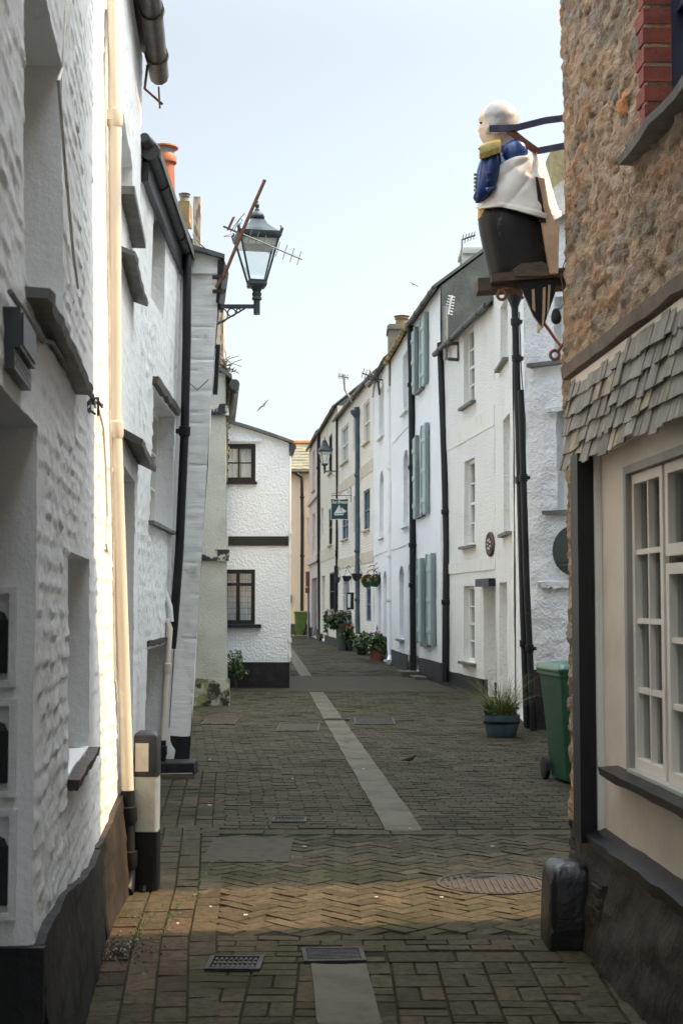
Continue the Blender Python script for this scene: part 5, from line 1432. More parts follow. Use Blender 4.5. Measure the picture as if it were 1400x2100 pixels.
strap([AT(1100,310,YF-.10), AT(1152,300,YF-.12), AT(1168,297,YF-.13)])
mb.build('iron_brace', MT['navy_iron'], FG)
mb = MB(); strap([AT(1042,266,YF-.118), AT(1072,290,YF-.11), AT(1101,311,YF-.10)], .018, .007); mb.build('iron_brace', MT['rust'], FG)
# bulb lamp hanging by the corner
BL = thing('hanging_lamp', 'small dark bulb lamp hanging on a looped cable beside the stone corner', 'lamp', AT(1140,650,YF-.12))
mb = MB(); c = AT(1139.5,650,YF-.12); mb.lathe(c, [(.006,.045),(.016,.04),(.022,.025),(.028,.0),(.026,-.02),(.016,-.034),(.004,-.038)], 14); mb.build('bulb', MT['rubber'], BL, 60)
mb = MB(); mb.tube([AT(1140,634,YF-.12), AT(1150,632,YF-.12), AT(1156,622,YF-.12), AT(1154,600,YF-.13), AT(1150,570,YF-.13), AT(1154,545,YF-.12), AT(1160,530,YF-.13)], .0035, 6); mb.build('cable', MT['cable'], BL)

# ================================================================== STREET LAMPS
def street_lamp(label, loc, s, ang, arm, armdir, plate, group, hood_k=1.0, scroll=True):
    T = thing('street_lamp', label, 'street lamp', loc, group)
    L = V(loc); ca, sa = math.cos(ang), math.sin(ang)
    def Q(x, y, z): return L + V((x*ca - y*sa, x*sa + y*ca, z))*s
    def sq(h, z, n=1): return [Q(-h,-h,z), Q(h,-h,z), Q(h,h,z), Q(-h,h,z)]
    P = MT['lamp_paint']
    mb = MB(); mb.lathe(L, [(r*s, z*s) for r, z in ((.034,0),(.034,.15),(.05,.155),(.052,.175),(.042,.19),(.05,.205),(.05,.225),(.04,.24),(.055,.27),(.075,.30))], 18); mb.build('stem', P, T, 40)
    mb = MB(); mb.loft([sq(.088,.29), sq(.095,.31), sq(.092,.345), sq(.075,.35)]); mb.build('cup', P, T)
    mb = MB()
    for k in range(4):
        i = (k % 2)*2-1 if k < 2 else 1-(k % 2)*2; j = -1 if k < 2 else 1
        mb.tube([Q(i*.086,j*.086,.345), Q(i*.200,j*.200,.79)], .012*s, 6)
    for h, z, w in ((.086,.35,.01),(.203,.79,.016)):
        c = sq(h,z)
        for k in range(4): mb.tube([c[k], c[(k+1)%4]], w*s, 6)
    mb.build('lantern_frame', P, T)
    mb = MB(); a, b = sq(.084,.35), sq(.197,.785)
    for k in range(4): mb.quad(a[k], a[(k+1)%4], b[(k+1)%4], b[k])
    mb.build('pane', MT['lamp_glass'], T)
    mb = MB(); mb.loft([sq(.170,.71), sq(.185,.775), sq(.10,.775)]); mb.build('reflector', MT['lamp_frost'], T)
    mb = MB(); k_ = hood_k
    mb.loft([sq(.215,.785), sq(.226,.80), sq(.226,.845), sq(.205,.85), sq(.15,.85+.045*k_), sq(.095,.85+.10*k_), sq(.07,.85+.15*k_)])
    for i, j in ((-1,-1),(1,-1),(1,1),(-1,1)): mb.tube([Q(i*.215,j*.215,.83), Q(i*.228,j*.228,.87), Q(i*.212,j*.212,.905)], [.02*s,.018*s,.006*s], 6)
    mb.build('hood', P, T, 40)
    z0 = .85+.14*k_
    mb = MB(); mb.lathe(L, [(r*s, (z0+z)*s) for r, z in ((.075,0),(.062,.02),(.078,.03),(.078,.055),(.06,.085),(.035,.105),(.025,.115),(.028,.125),(.014,.14),(.024,.16),(.022,.18),(.008,.20),(.014,.212),(.004,.225))], 18); mb.build('finial', P, T, 60)
    mb = MB(); A = L + V((0,0,.085*s)); B = A + armdir*arm; sd = armdir.cross(V((0,0,1)))
    mb.obox((A+B)/2, armdir*arm/2, sd*.012*s, V((0,0,.021*s)))
    if scroll:
        for f, r in ((.86,.30),(.60,.17),(.44,.085)):
            rr = r*arm*.55; c = A + armdir*arm*f - V((0,0,.022*s+rr)); mb.ring(c, armdir, V((0,0,1)), rr, .007*s, 22, 6)
        mb.tube([A + armdir*arm*.28 - V((0,0,.02*s)), B - V((0,0,arm*.44)) - armdir*.02], .009*s, 6)
    else:
        pts = [A + armdir*arm*.1 - V((0,0,.02*s)), A + armdir*arm*.55 - V((0,0,arm*.2)), B - V((0,0,arm*.55))]; mb.tube(pts, .008*s, 6)
    mb.build('bracket', P, T)
    mb = MB(); mb.obox(B + V((0,0,plate[0])), armdir*.012, sd*.03, V((0,0,plate[1]))); mb.build('wall_plate', MT['pipe_black'], T)
    return T
lp = AT(526.5, 645, 14.0)
la = lp.x - AT(441,630,14.0).x
street_lamp('old green lantern with clear glass on a scrolled bracket at the third left house', lp, .95, math.radians(12), la, V((-1,0,0)), (-.12,.30), 'wall lanterns')
lp2 = AT(665.5, 971, 52.4)
street_lamp('distant black wall lantern with frosted glass above the ship sign', lp2, 1.02, math.radians(20), AT(690,968,52.4).x - lp2.x, V((1,0,0)), (-.12,.4), 'wall lanterns', 2.0, False)

# ================================================================== AERIALS
def aerial(label, mast, m, boom, n, el, eldir, mr=.012, er=.004, bm=None, extra=None):
    mast = [V(p) for p in mast]; T = thing('tv_aerial', label, 'aerial', mast[0], 'television aerials on the walls and roofs')
    mb = MB(); mb.tube(mast, mr, 8); mb.build('mast', m, T)
    a, b = V(boom[0]), V(boom[1])
    mb = MB(); mb.tube([a, b], er*1.9, 6); bo = mb.build('boom', bm or m, T)
    mb = MB()
    for k in range(n):
        c = a.lerp(b, (k+.3)/(n-.3)); e = eldir*el*(1 - .25*k/n); mb.tube([c-e, c+e], er, 6)
    mb.build('element', bm or m, bo)
    if extra:
        mb = MB(); extra(mb); mb.build('reflector', m, bo)
    return T
YA = 13.55
def refl(mb):
    for d in (-.06, .0, .06):
        mb.tube([AT(472,476,YA+d), AT(489,452,YA+d), AT(502,437,YA+d)], .004, 6); mb.tube([AT(480,473,YA+d), AT(492,449,YA+d), AT(497,451,YA+d), AT(486,475,YA+d)], .0035, 6)
    mb.obox((AT(468,471,YA)+AT(479,446,YA))/2, (AT(479,446,YA)-AT(468,471,YA))/2, V((0,.02,0)), V((.012,0,.006)))
    mb.tube([AT(458,464,YA), AT(486,476,YA)], .010, 6); mb.tube([AT(459,485,YA), AT(480,478,YA), AT(478,484,YA), AT(459,485,YA)], .003, 5)
big = aerial('tilted rusty aerial leaning across the old green lantern', [AT(443,590,YA), AT(462,560,YA), AT(492,487,YA), AT(508,449,YA), AT(543,369,YA)], MT['rust'], (AT(493,478,YA), AT(619,532,YA)), 9,
   .088, (AT(576,495,YA)-AT(565,530,YA)).normalized(), .017, .0042, MT['galv'], refl)
mb = MB()
for yv in (567,596):
    a, b = AT(436,yv+2,YA+.1), AT(463,yv,YA+.05); mb.obox((a+b)/2, (b-a)/2, V((0,.03,0)), V((0,0,.013)))
    mb.tube([AT(456,yv-3,YA), AT(456,yv+7,YA)], .02, 8)
mb.build('wall_bracket', MT['rust_dark'], big)
aerial('bent pole aerial with a small grid above the guest house gutter', [AT(722,826,46.2), AT(718,818,46.2), AT(707,800,46.2), AT(704,768,46.2)], MT['galv'], (AT(693,770,46.2), AT(715,774,46.2)), 7, .10, V((0,0,1)), .035, .014)
aerial('dark square loop aerial between the cream gutter and the white house', [AT(778,810,39.5), AT(776,790,39.5), AT(771,756,39.5)], MT['rust_dark'], (AT(742,765,39.5), AT(788,781,39.5)), 8, .14, V((.3,0,1)).normalized(), .03, .012)
aerial('leaning grey aerial on the same eave as the square loop aerial', [AT(764,815,41), AT(768,775,41), AT(757,758,41)], MT['galv'], (AT(748,790,41), AT(775,765,41)), 6, .12, V((0,0,1)), .025, .012)
aerial('white spiky aerial on a grey pole by the slate gable', [AT(913,738,27.2), AT(913,680,27.2), AT(913,628,27.2)], MT['galv'], (AT(918,645,27.2), AT(926,606,27.2)), 7, .085, V((1,0,-.25)).normalized(), .045, .012, MT['alu_white'])
aerial('small aerial standing on the pale chimney behind the slate gable', [AT(946,545,30.6), AT(947,490,30.6)], MT['galv'], (AT(946,492,30.6), AT(974,482,30.6)), 5, .11, V((.2,0,1)).normalized(), .02, .010, MT['rust_dark'])

# ================================================================== HANGING SIGN
YS = 48.0
SG = thing('hanging_sign', 'dark green hanging sign with white ship and lettering on a scrolled bracket', 'sign', AT(697,1067,YS))
x0, x1 = AT(678,1045,YS).x, AT(714,1045,YS).x; z0, z1 = AT(696,1066,YS).z, AT(696,1023,YS).z
mb = MB(); n = 10; pts = []
for k in range(n+1): pts.append(V((x0+(x1-x0)*k/n, YS, z1 - .02*math.sin(math.pi*k/n))))
for k in range(n+1): pts.append(V((x1 - .015*math.sin(math.pi*k/n), YS, z1 + (z0-z1)*k/n)))
for k in range(n+1): pts.append(V((x1+(x0-x1)*k/n, YS, z0 + .02*math.sin(math.pi*k/n))))
for k in range(n+1): pts.append(V((x0 + .015*math.sin(math.pi*k/n), YS, z0 + (z1-z0)*k/n)))
mb.prism(pts, (0,.03,0)); bo = mb.build('board', MT['sign_board'], SG)
mb = MB()
for i in range(0, len(pts)): 
    a, b = pts[i], pts[(i+1) % len(pts)]
    if (b-a).length > 1e-5: mb.tube([a-V((0,.004,0)), b-V((0,.004,0))], .009, 5)
mb.build('rim', MT['sign_paint'], bo)
w_ = x1-x0; hgt = z1-z0
def sp(fx, fz): return V((x0+w_*fx, YS-.012, z1-hgt*fz))
mb = MB()
for poly in ([(.20,.74),(.72,.72),(.70,.78),(.22,.79)], [(.24,.70),(.46,.30),(.50,.28),(.48,.70)], [(.50,.70),(.52,.30),(.63,.66),(.62,.70)], [(.66,.68),(.60,.40),(.90,.60),(.82,.62)], [(.66,.69),(.86,.64),(.72,.70)], [(.18,.70),(.40,.42),(.26,.72)]):
    mb.prism([sp(*p) for p in poly], (0,.008,0))
mb.build('ship_emblem', MT['sign_paint'], bo)
cu = bpy.data.curves.new('lettering', 'FONT'); cu.body = 'Sea Breeze'; cu.size = .155; cu.shear = .35; cu.align_x = 'CENTER'; cu.extrude = .003; cu.offset = .002
to = bpy.data.objects.new('lettering_source', cu); COL.objects.link(to); bpy.context.view_layer.update()
me = bpy.data.meshes.new_from_object(to.evaluated_get(bpy.context.evaluated_depsgraph_get())); bpy.data.objects.remove(to)
Lc = V((x0 + w_*.5, YS-.014, z1-hgt*.22)) - wloc(bo)
for v in me.vertices: v.co = Lc + V((v.co.x*.78, -v.co.z, v.co.y))
me.materials.clear(); me.materials.append(MT['sign_paint'])
o = bpy.data.objects.new('lettering', me); COL.objects.link(o); o.parent = bo
mb = MB()
zt = AT(700,1016,YS).z
mb.tube([V((x0+.02,YS,zt)), V((x1+.14,YS,zt))], .012, 6)
for x in (x0+.06, x1-.06): mb.tube([V((x,YS,zt)), V((x,YS,z1-.01))], .006, 5)
mb.tube([AT(719,1000,YS), AT(719,1030,YS)], .014, 6)
pts = [AT(679,1013,YS), AT(690,1011,YS), AT(703,1007,YS), AT(712,1004,YS), AT(716,1008,YS), AT(714,1012,YS), AT(711,1009,YS)]; mb.tube(pts, .009, 6)
mb.build('bracket', MT['iron_black'], SG)

# ================================================================== PLANTS
def leaves(mb, c, rx, ry, rz, n, size, up=.3, cols=((.9,1,.9),(1.3,1.25,1),(.65,.75,.6))):
    c = V(c)
    for _ in range(n):
        while True:
            p = V((R.uniform(-1,1), R.uniform(-1,1), R.uniform(-1,1)))
            if .15 < p.length < 1: break
        if N2(p.x*1.7+c.x*3, p.z*1.7+p.y, 4) < -.22: continue
        p = V((p.x*rx, p.y*ry, p.z*rz)) + c
        d = V((R.gauss(0,1), R.gauss(0,1), R.gauss(0,1)+up)).normalized(); e = d.cross(V((R.gauss(0,1),R.gauss(0,1),R.gauss(0,1)))).normalized()
        s = size*R.uniform(.6,1.3); k = V(R.choice(cols))
        mb.f.append([mb.add(q, None, k) for q in (p-d*s, p+e*s*.55, p+d*s, p-e*s*.55)])
def plant_pot(name, label, c, r, h, pm, bush, size, n, flowers=None, lm=None, group='flower pots in front of the guest house', stand=0.0, taper=.75):
    c = V(c); T = thing(name, label, 'plant pot', c, group)
    mb = MB(); mb.lathe(c + V((0,0,stand)), [(r*taper,0),(r*.97,h*.86),(r*1.08,h*.87),(r*1.08,h),(r*.92,h),(r*.9,h*.9),(.01,h*.9)], 20); mb.build('pot', pm, T, 40)
    if stand:
        mb = MB(); mb.lathe(c, [(r*.8,0),(r*.7,.03),(r*.68,stand-.04),(r*.9,stand)], 14); mb.build('stand', MT['pot_olive'], T, 40)
    mb = MB(); top = c + V((0,0,stand+h))
    for (dx, dz, rx, rz) in bush: leaves(mb, top + V((dx*1.1,-.05,dz*1.15)), rx*1.3, rx*.95, rz*1.3, int(n*1.5), size*1.2)
    for (dx, dz, rx, rz) in bush: mb.tube([top+V((0,0,-h*.1)), top+V((dx*.6,0,dz*.7))], .012, 5)
    for i in range(len(mb.v)): mb.col.setdefault(i, (.8,.9,.7))
    mb.build('foliage', lm or MT['leaf'], T)
    if flowers:
        fm, lst = flowers; mb = MB()
        for (dx, dz, k) in lst:
            for _ in range(k):
                p = top + V((dx*1.2+R.gauss(0,.06), -.2+R.gauss(0,.08), dz*1.2+R.gauss(0,.05))); mb.ball(p, R.uniform(.022,.045), 6, 1, 1, .7)
        mb.build('flower', fm, T)
    return T
def gp(px, py): return G(px, py)
p = gp(703,1334); plant_pot('planter', 'tall olive green tub of leafy plants in front of the guest house', p, .25, .92, MT['pot_olive'], [(0,.12,.42,.24),(-.25,.05,.25,.2)], .055, 420, (MT['pink_flower'],[(.1,.28,8),(-.2,.3,6)]), taper=.85)
p = gp(681,1319); plant_pot('flower_pot', 'terracotta pot with orange flowers left of the tall olive tub', p, .2, .34, MT['pot_terra'], [(0,.25,.28,.32),(-.1,.6,.2,.25)], .055, 260, (MT['red_flower'],[(-.1,.38,10),(.1,.7,8),(-.15,.75,6)]))
p = gp(725,1335); plant_pot('flower_pot', 'low dark pot of red geraniums right of the tall olive tub', p, .24, .34, MT['plinth_dark'], [(0,.2,.36,.25)], .055, 420, (MT['red_flower'],[(.0,.42,14),(-.12,.38,8)]), MT['leaf_dark'])
p = gp(750,1336); plant_pot('flower_pot', 'dark pot with a tall bush of red geraniums under the hanging trough', p, .24, .36, MT['plinth_dark'], [(0,.28,.34,.32),(.08,.55,.3,.25)], .055, 420, (MT['red_flower'],[(.1,.82,16),(-.1,.78,12),(.25,.75,8),(-.2,.6,6)]))
p = gp(741,1343); plant_pot('flower_pot', 'small dark pot hidden under broad dark leaves behind the terracotta pot', p, .18, .26, MT['plinth_dark'], [(0,.16,.30,.22)], .05, 320, None, MT['leaf_dark'])
p = gp(772,1356); plant_pot('flower_pot', 'wide brown terracotta pot overflowing with green leaves', p, .20, .30, MT['pot_terra'], [(-.12,.18,.36,.24),(.1,.12,.22,.2)], .048, 480, None)
p = gp(786,1352); plant_pot('flower_pot', 'grey bucket of red flowers raised beside the white drainpipe', p + V((0,.35,0)), .13, .26, MT['pot_grey'], [(0,.12,.16,.16)], .045, 160, (MT['red_flower'],[(0,.2,16),(.08,.3,10),(-.06,.1,8)]), stand=.42)
# blue barrel planter with grass
bp = gp(1028,1511); BP = thing('barrel_planter', 'blue half barrel planter with dry grass beside the black drainpipes', 'planter', bp)
mb = MB(); mb.lathe(bp, [(.165,0),(.175,.01),(.205,.14),(.222,.24),(.224,.262),(.205,.262),(.2,.22),(.01,.22)], 28, 1, .9); mb.build('barrel', MT['barrel'], BP, 40)
mb = MB(); mb.lathe(bp, [(.212,.155),(.2155,.156),(.2205,.192),(.217,.193)], 28, 1.004, .906); mb.build('hoop', MT['black'], BP)
mb = MB(); mb.lathe(bp, [(.2,.222),(.1,.24),(.01,.245)], 20, 1, .9); mb.build('soil', MT['soil'], BP)
mb = MB(); leaves(mb, bp+V((0,-.02,.30)), .22, .18, .10, 700, .022, cols=((.8,1.2,.7),(1.1,1.4,.8),(.5,.7,.4))); mb.build('foliage', MT['leaf_dark'], BP)
def blade(mb, b, d, l, w, bend, col):
    pts = []; n = 5
    side = V((0,0,1)).cross(d); side = side.normalized() if side.length > .01 else V((1,0,0))
    for k in range(n+1):
        t = k/n; pts.append((b + V((0,0,1))*l*(t - bend*.5*t*t) + d*l*(.25*t+bend*t*t), w*(1-t*.85)))
    for (p, a), (q, c) in zip(pts, pts[1:]): mb.f.append([mb.add(x, None, col) for x in (p-side*a, p+side*a, q+side*c, q-side*c)])
mb = MB()
for _ in range(330):
    t = R.uniform(0,6.283); r = R.random()**.6*.17
    b = bp + V((r*math.cos(t), r*math.sin(t)*.9, .23)); d = V((math.cos(t+R.gauss(0,.5)), math.sin(t+R.gauss(0,.5)), 0))
    blade(mb, b, d, R.uniform(.22,.62), .0045, R.uniform(.1,.9), R.choice(((1,1,1),(1.3,1.2,.9),(.6,.9,.5),(.5,.7,.4))))
for _ in range(26):
    t = R.uniform(0,6.283); b = bp + V((.12*math.cos(t), .1*math.sin(t), .3)); d = V((math.cos(t), math.sin(t), 0)); l = R.uniform(.5,.78)
    blade(mb, b, d, l, .003, R.uniform(.3,.7), (1.3,1.2,1)); 
mb.build('grass', MT['straw'], BP)
# bush and ivy on the left
c = AT(484,1378,26.3); SB = thing('shrub', 'small green shrub between the pebbledashed end and the cottage', 'shrub', (c.x,c.y,.0))
mb = MB(); leaves(mb, (c.x-.02,26.35,.52), .22, .2, .24, 420, .03); leaves(mb, (c.x+.06,26.3,.35), .18, .15, .15, 200, .03)
for k in range(4): mb.tube([V((c.x,26.35,0)), V((c.x+R.uniform(-.1,.1),26.35+R.uniform(-.1,.1),.6))], .01, 5)
for i in range(len(mb.v)): mb.col.setdefault(i, (.7,.6,.5))
mb.build('foliage', MT['leaf'], SB)
IV = thing('ivy', 'dry brown ivy hanging from the gutter of the pebbledashed house', 'ivy', AT(462,760,22.7))
mb = MB()
for (px0, py, w_, h_, n) in ((457,760,.20,.18,260),(461,800,.12,.30,280),(463,860,.07,.40,260),(464,920,.05,.30,140),(465,965,.04,.2,50)):
    leaves(mb, AT(px0,py,22.75), w_, .18, h_, n, .028, -.3, ((1,1,1),(1.4,1.1,.7),(.6,.9,.5)))
mb.build('leaves', MT['ivy'], IV)
mb = MB()
for k in range(34):
    a = AT(R.uniform(440,466), R.uniform(735,790), 22.6); b = a + V((R.uniform(-.15,.32), R.uniform(-.1,.1), R.uniform(-.12,.25))); mb.tube([a, a.lerp(b,.5)+V((0,0,.05)), b], .006, 5)
for px in (462,464,466): mb.tube([AT(px-3,740,22.7), AT(px,860,22.75), AT(px,985,22.8)], .012, 5)
mb.build('twigs', MT['wood_old'], IV)
# hanging trough and wire baskets on the guest house
def basket(name, label, c, w_, h_, m, plants, brk):
    c = V(c); T = thing(name, label, 'hanging basket', c, 'hanging baskets on the guest house')
    mb = MB(); n = 18
    mb.loft([[c + V((w_/2*k_*math.cos(2*math.pi*i/n), w_/2*k_*math.sin(2*math.pi*i/n)*.8, z)) for i in range(n)] for k_, z in ((.45,-h_),(.8,-h_*.6),(1,0),(.92,0),(.7,-h_*.5),(.3,-h_*.9))], cap=True)
    b = mb.build('basket', m, T, 50)
    mb = MB()
    for i in range(3): t = i*2.1; mb.tube([c + V((w_/2*math.cos(t), w_/2*math.sin(t)*.8, 0)), c + V((0,0,h_*1.6))], .008, 5)
    mb.tube([c+V((0,0,h_*1.6)), c + V((brk*.5,0,h_*1.9)), c + V((brk,0,h_*1.4))], .014, 6); mb.build('hanger', MT['iron_black'], T)
    if plants:
        mb = MB(); leaves(mb, c + V((0,-.05,.04)), w_*.55, w_*.4, .14, plants, .05, cols=((.8,.7,.6),(1.2,.9,.7),(.6,.7,.5))); mb.build('foliage', MT['straw'], T)
basket('hanging_basket', 'double green trough of dying plants hanging from a curled iron bracket', AT(753,1192,41.4), .36, .18, MT['bin_green'], 240, .3)
basket('hanging_basket', 'green trough of dying plants nearest the plain white house', AT(768,1190,40.9), .34, .19, MT['bin_green'], 200, .2)
basket('hanging_basket', 'black wire basket hanging in front of the blue drainpipe', AT(731,1176,45.3), .34, .24, MT['iron_black'], 0, .15)
basket('hanging_basket', 'black wire basket hanging over the blue guest house door', AT(711,1181,48.2), .34, .18, MT['iron_black'], 0, .12)
basket('hanging_basket', 'small black wire basket beside the yellowish brick house', AT(692,1184,51.6), .2, .2, MT['iron_black'], 0, .08)
mb = MB(); bx = 41.2
pts = [AT(784,1160,bx), AT(781,1152,bx), AT(775,1152,bx), AT(768,1160,bx), AT(760,1160,bx), AT(755,1164,bx)]; mb.tube(pts, .012, 6)
mb.tube([AT(766,1158,bx), AT(766,1190,bx)], .012, 6); mb.build('scroll_bracket', MT['iron_black'], R3)
mb = MB(); a = AT(714,1215,46.8); mb.box(a.x-.05, a.x+.18, 46.7, 46.78, AT(714,1250,46.8).z, a.z); nb = mb.build('notice_case', MT['plinth_dark'], R3)
mb = MB(); mb.box(a.x-.02, a.x+.07, 46.68, 46.70, AT(714,1246,46.8).z, a.z-.06); mb.build('notice_sheet', MT['sign_paint'], nb)

# ================================================================== BINS, BOLLARD, SIGNS
def wheelie(name, label, c, s, m, lidm, ang, hd=False):
    c = V(c); T = thing(name, label, 'wheelie bin', c)
    ca, sa = math.cos(ang), math.sin(ang)
    def Q(x, y, z): return c + V((x*ca - y*sa, x*sa + y*ca, z))*s
    def rr(hx, hy, z, r=.04, cy=0):
        o = []
        for (sx, sy, a0) in ((1,1,0),(-1,1,90),(-1,-1,180),(1,-1,270)):
            for k in range(5):
                t = math.radians(a0 + 22.5*k); o.append(Q(sx*(hx-r) + r*math.cos(t), cy + sy*(hy-r) + r*math.sin(t), z))
        return o
    mb = MB(); mb.loft([rr(.20,.24,.03), rr(.21,.255,.12), rr(.275,.335,.93), rr(.28,.34,.95), rr(.29,.35,.955), rr(.29,.35,.985), rr(.26,.32,.985)]); mb.build('body', m, T, 40)
    mb = MB(); mb.loft([rr(.30,.36,.985), rr(.305,.37,1.0), rr(.303,.37,1.02), rr(.28,.34,1.05), rr(.22,.27,1.068)])
    mb.tube([Q(-.27,.38,1.01), Q(.27,.38,1.01)], .022*s, 8)
    for x in (-.25,0,.25): mb.obox(Q(x,.355,1.0), (Q(.03,0,0)-Q(0,0,0)), (Q(0,.03,0)-Q(0,0,0)), V((0,0,.04*s)))
    mb.tube([Q(-.16,-.36,1.035), Q(-.16,-.41,1.02), Q(.16,-.41,1.02), Q(.16,-.36,1.035)], .016*s, 8)
    mb.build('lid', lidm, T, 40)
    for x in (-.25,.25):
        mb = MB(); n = 24; ax = (Q(1,0,0)-Q(0,0,0)).normalized()
        prof = [(-.025,.01),(-.025,.085),(-.018,.1),(.018,.1),(.025,.085),(.025,.01)]
        mb.loft([[Q(x+a, .25 + r*math.cos(2*math.pi*k/n), .10 + r*math.sin(2*math.pi*k/n)) for k in range(n)] for a, r in prof]); mb.build('wheel', MT['rubber'], T, 40)
    return T
b = G(1140,1612); x_ = V((1.985, 12.95, 0))
wheelie('wheelie_bin', 'dark green wheelie bin half hidden behind the stone corner', (2.15,12.95,0), 1.0, MT['bin_green'], MT['bin_lid'], math.radians(9))
b2 = G(617,1297); wheelie('wheelie_bin', 'yellow green wheelie bin at the far end of the lane', AT(617,1298,69.5) - V((0,0,AT(617,1298,69.5).z-.02)), 1.13, MT['bin_olive'], MT['bin_olive'], math.radians(0))
# bollard
bc = G(300,1822); BO = thing('bollard', 'black and white square bollard with a pale reflector beside the cream drainpipe', 'bollard', bc)
def sqr(c, h, z, r=.02):
    o = []
    for (sx, sy, a0) in ((1,1,0),(-1,1,90),(-1,-1,180),(1,-1,270)):
        for k in range(4):
            t = math.radians(a0+30*k); o.append(V((c.x + sx*(h-r) + r*math.cos(t), c.y + sy*(h-r) + r*math.sin(t), z)))
    return o
hb = .0685; zc = AT(300,1498,bc.y).z; za, zb, zm = AT(300,1702,bc.y).z, AT(300,1590,bc.y).z, AT(300,1700,bc.y).z
mb = MB(); mb.loft([sqr(bc,hb+.004,-.02), sqr(bc,hb+.003,za-.002), sqr(bc,hb+.001,za)]); mb.build('foot', MT['black'], BO, 40)
mb = MB(); mb.loft([sqr(bc,hb,za), sqr(bc,hb,zb)]); mb.build('white_band', MT['bollard_white'], BO, 40)
mb = MB(); mb.loft([sqr(bc,hb+.002,zb), sqr(bc,hb+.002,zc-.03), sqr(bc,hb-.006,zc-.012), sqr(bc,hb-.022,zc-.002), sqr(bc,hb-.045,zc)]); mb.build('cap', MT['iron_black'], BO, 40)
mb = MB(); mb.box(bc.x-hb+.012, bc.x-hb+.085, bc.y-hb-.010, bc.y-hb, zb+.03, zc-.065); mb.build('reflector', MT['reflect'], BO)
mb = MB(); mb.box(bc.x+.028, bc.x+.05, bc.y-hb-.016, bc.y-hb, 0, za*.62); mb.tube([V((bc.x-.01,bc.y-hb-.02,.0)), V((bc.x-.005,bc.y-hb-.006,.03))], .02, 6); mb.build('foot_strip', MT['black'], BO)
mb = MB(); 
# signpost, A boards
sg = AT(632,1297,66); SP = thing('signpost', 'weathered red brown signpost by the far green bin', 'signpost', (sg.x,66,0))
mb = MB(); mb.tube([(sg.x,66,0), (sg.x,66,AT(632,1172,66).z)], .05, 8); mb.build('post', MT['galv'], SP)
mb = MB(); a, b = AT(627,1172,66), AT(635,1203,66); mb.box(a.x, b.x, 65.9, 65.95, b.z, a.z)
a, b = AT(626,1205,66), AT(635,1216,66); mb.box(a.x, b.x, 65.9, 65.95, b.z, a.z); mb.build('sign_panel', MT['sign_rust'], SP)
for (px, py, h_, w_, lab) in ((629,1305,.55,.20,'small black sandwich board at the foot of the signpost'),(649,1309,.55,.28,'low black sandwich board at the mauve house door'),(664,1314,.72,.28,'taller black sandwich board by the yellowish brick house door')):
    c = G(px,py); T = thing('sandwich_board', lab, 'sandwich board', c, 'sandwich boards along the far lane')
    for s in (-1,1):
        mb = MB(); mb.obox(c + V((s*.10,0,h_/2)), V((.012,0,0)), V((0,w_,0)), V((-s*.09,0,h_/2))); mb.build('board', MT['blackw'], T)
    mb = MB(); mb.obox(c + V((0,-w_,h_*.35)), V((.09,0,0)), V((0,.01,0)), V((0,0,.02))); mb.build('brace', MT['wood_old'], T)
# plank lying at foot of the third left house, black step slab
a = G(368,1598); PK = thing('plank', 'weathered timber offcut lying in front of the black kerb slab', 'plank', (a.x-.05,13.15,0))
mb = MB(); mb.obox(V((a.x-.08,13.12,.025)), V((.21,.03,0)), V((-.01,.045,0)), V((0,0,.022)), None, .92); mb.build('timber', MT['wood_old'], PK)
KB = thing('kerb_slab', 'black painted slab projecting at the base of the leaning white house', 'slab', (-1.62,13.55,0))
mb = MB(); mb.obox(V((-1.60,13.50,.055)), V((.24,0,0)), V((0,.17,0)), V((0,0,.055)), None, .96); mb.obox(V((-1.60,13.50,.115)), V((.235,0,0)), V((0,.165,0)), V((0,0,.006)), None, .95); mb.build('slab', MT['plinth_dark'], KB)

# ================================================================== BIRDS, LITTER
def flying_gull(label, c, s, bank):
    c = V(c); T = thing('gull', label, 'gull', c)
    mb = MB(); mb.tube([c+V((-.2,0,-.05))*s, c+V((-.08,0,-.02))*s, c+V((.1,0,.03))*s, c+V((.2,0,.05))*s, c+V((.25,0,.055))*s], [.01*s,.05*s,.065*s,.035*s,.008*s], 8); mb.build('body', MT['gull'], T, 60)
    for sg_ in (-1,1):
        mb = MB(); u = V((math.cos(bank)*sg_, .1, math.sin(bank)*sg_+.25))
        a = c + V((.04,0,.02))*s; b = a + u*.3*s; e = b + V((u.x,u.y,u.z-.35))*.38*s
        mb.loft([[a+V((.1,0,0))*s, a+V((.05,0,.02))*s, a-V((.08,0,0))*s], [b+V((.09,0,.02))*s, b+V((.04,0,.03))*s, b-V((.07,0,0))*s], [e+V((.01,0,0))*s, e+V((0,0,.01))*s, e-V((.03,0,0))*s]]); mb.build('wing', MT['gull'], T, 60)
flying_gull('dark gull gliding in the sky above the cottage roof', AT(538,833,40), .36, .8)
flying_gull('tiny far gull in the sky left of the teal shuttered house', AT(847,584,60), .35, -.5)
c = G(838,1567); SPW = thing('sparrow', 'small brown sparrow standing on the paving right of the long channel', 'bird', c)
mb = MB(); mb.tube([c+V((-.075,0,.035)), c+V((-.04,0,.045)), c+V((0,0,.052)), c+V((.03,0,.066)), c+V((.05,0,.082)), c+V((.062,0,.088)), c+V((.072,0,.09))], [.004,.010,.026,.027,.018,.012,.004], 10)
mb.tube([c+V((.068,0,.09)), c+V((.084,0,.088))], [.005,.001], 6); mb.build('body', MT['sparrow'], SPW, 60)
for s in (-1,1):
    mb = MB(); mb.tube([c+V((.005,s*.010,.036)), c+V((.0,s*.012,.018)), c+V((.01,s*.012,.0)), c+V((.022,s*.012,0.0))], .0022, 5); mb.build('leg', MT['sparrow'], SPW)
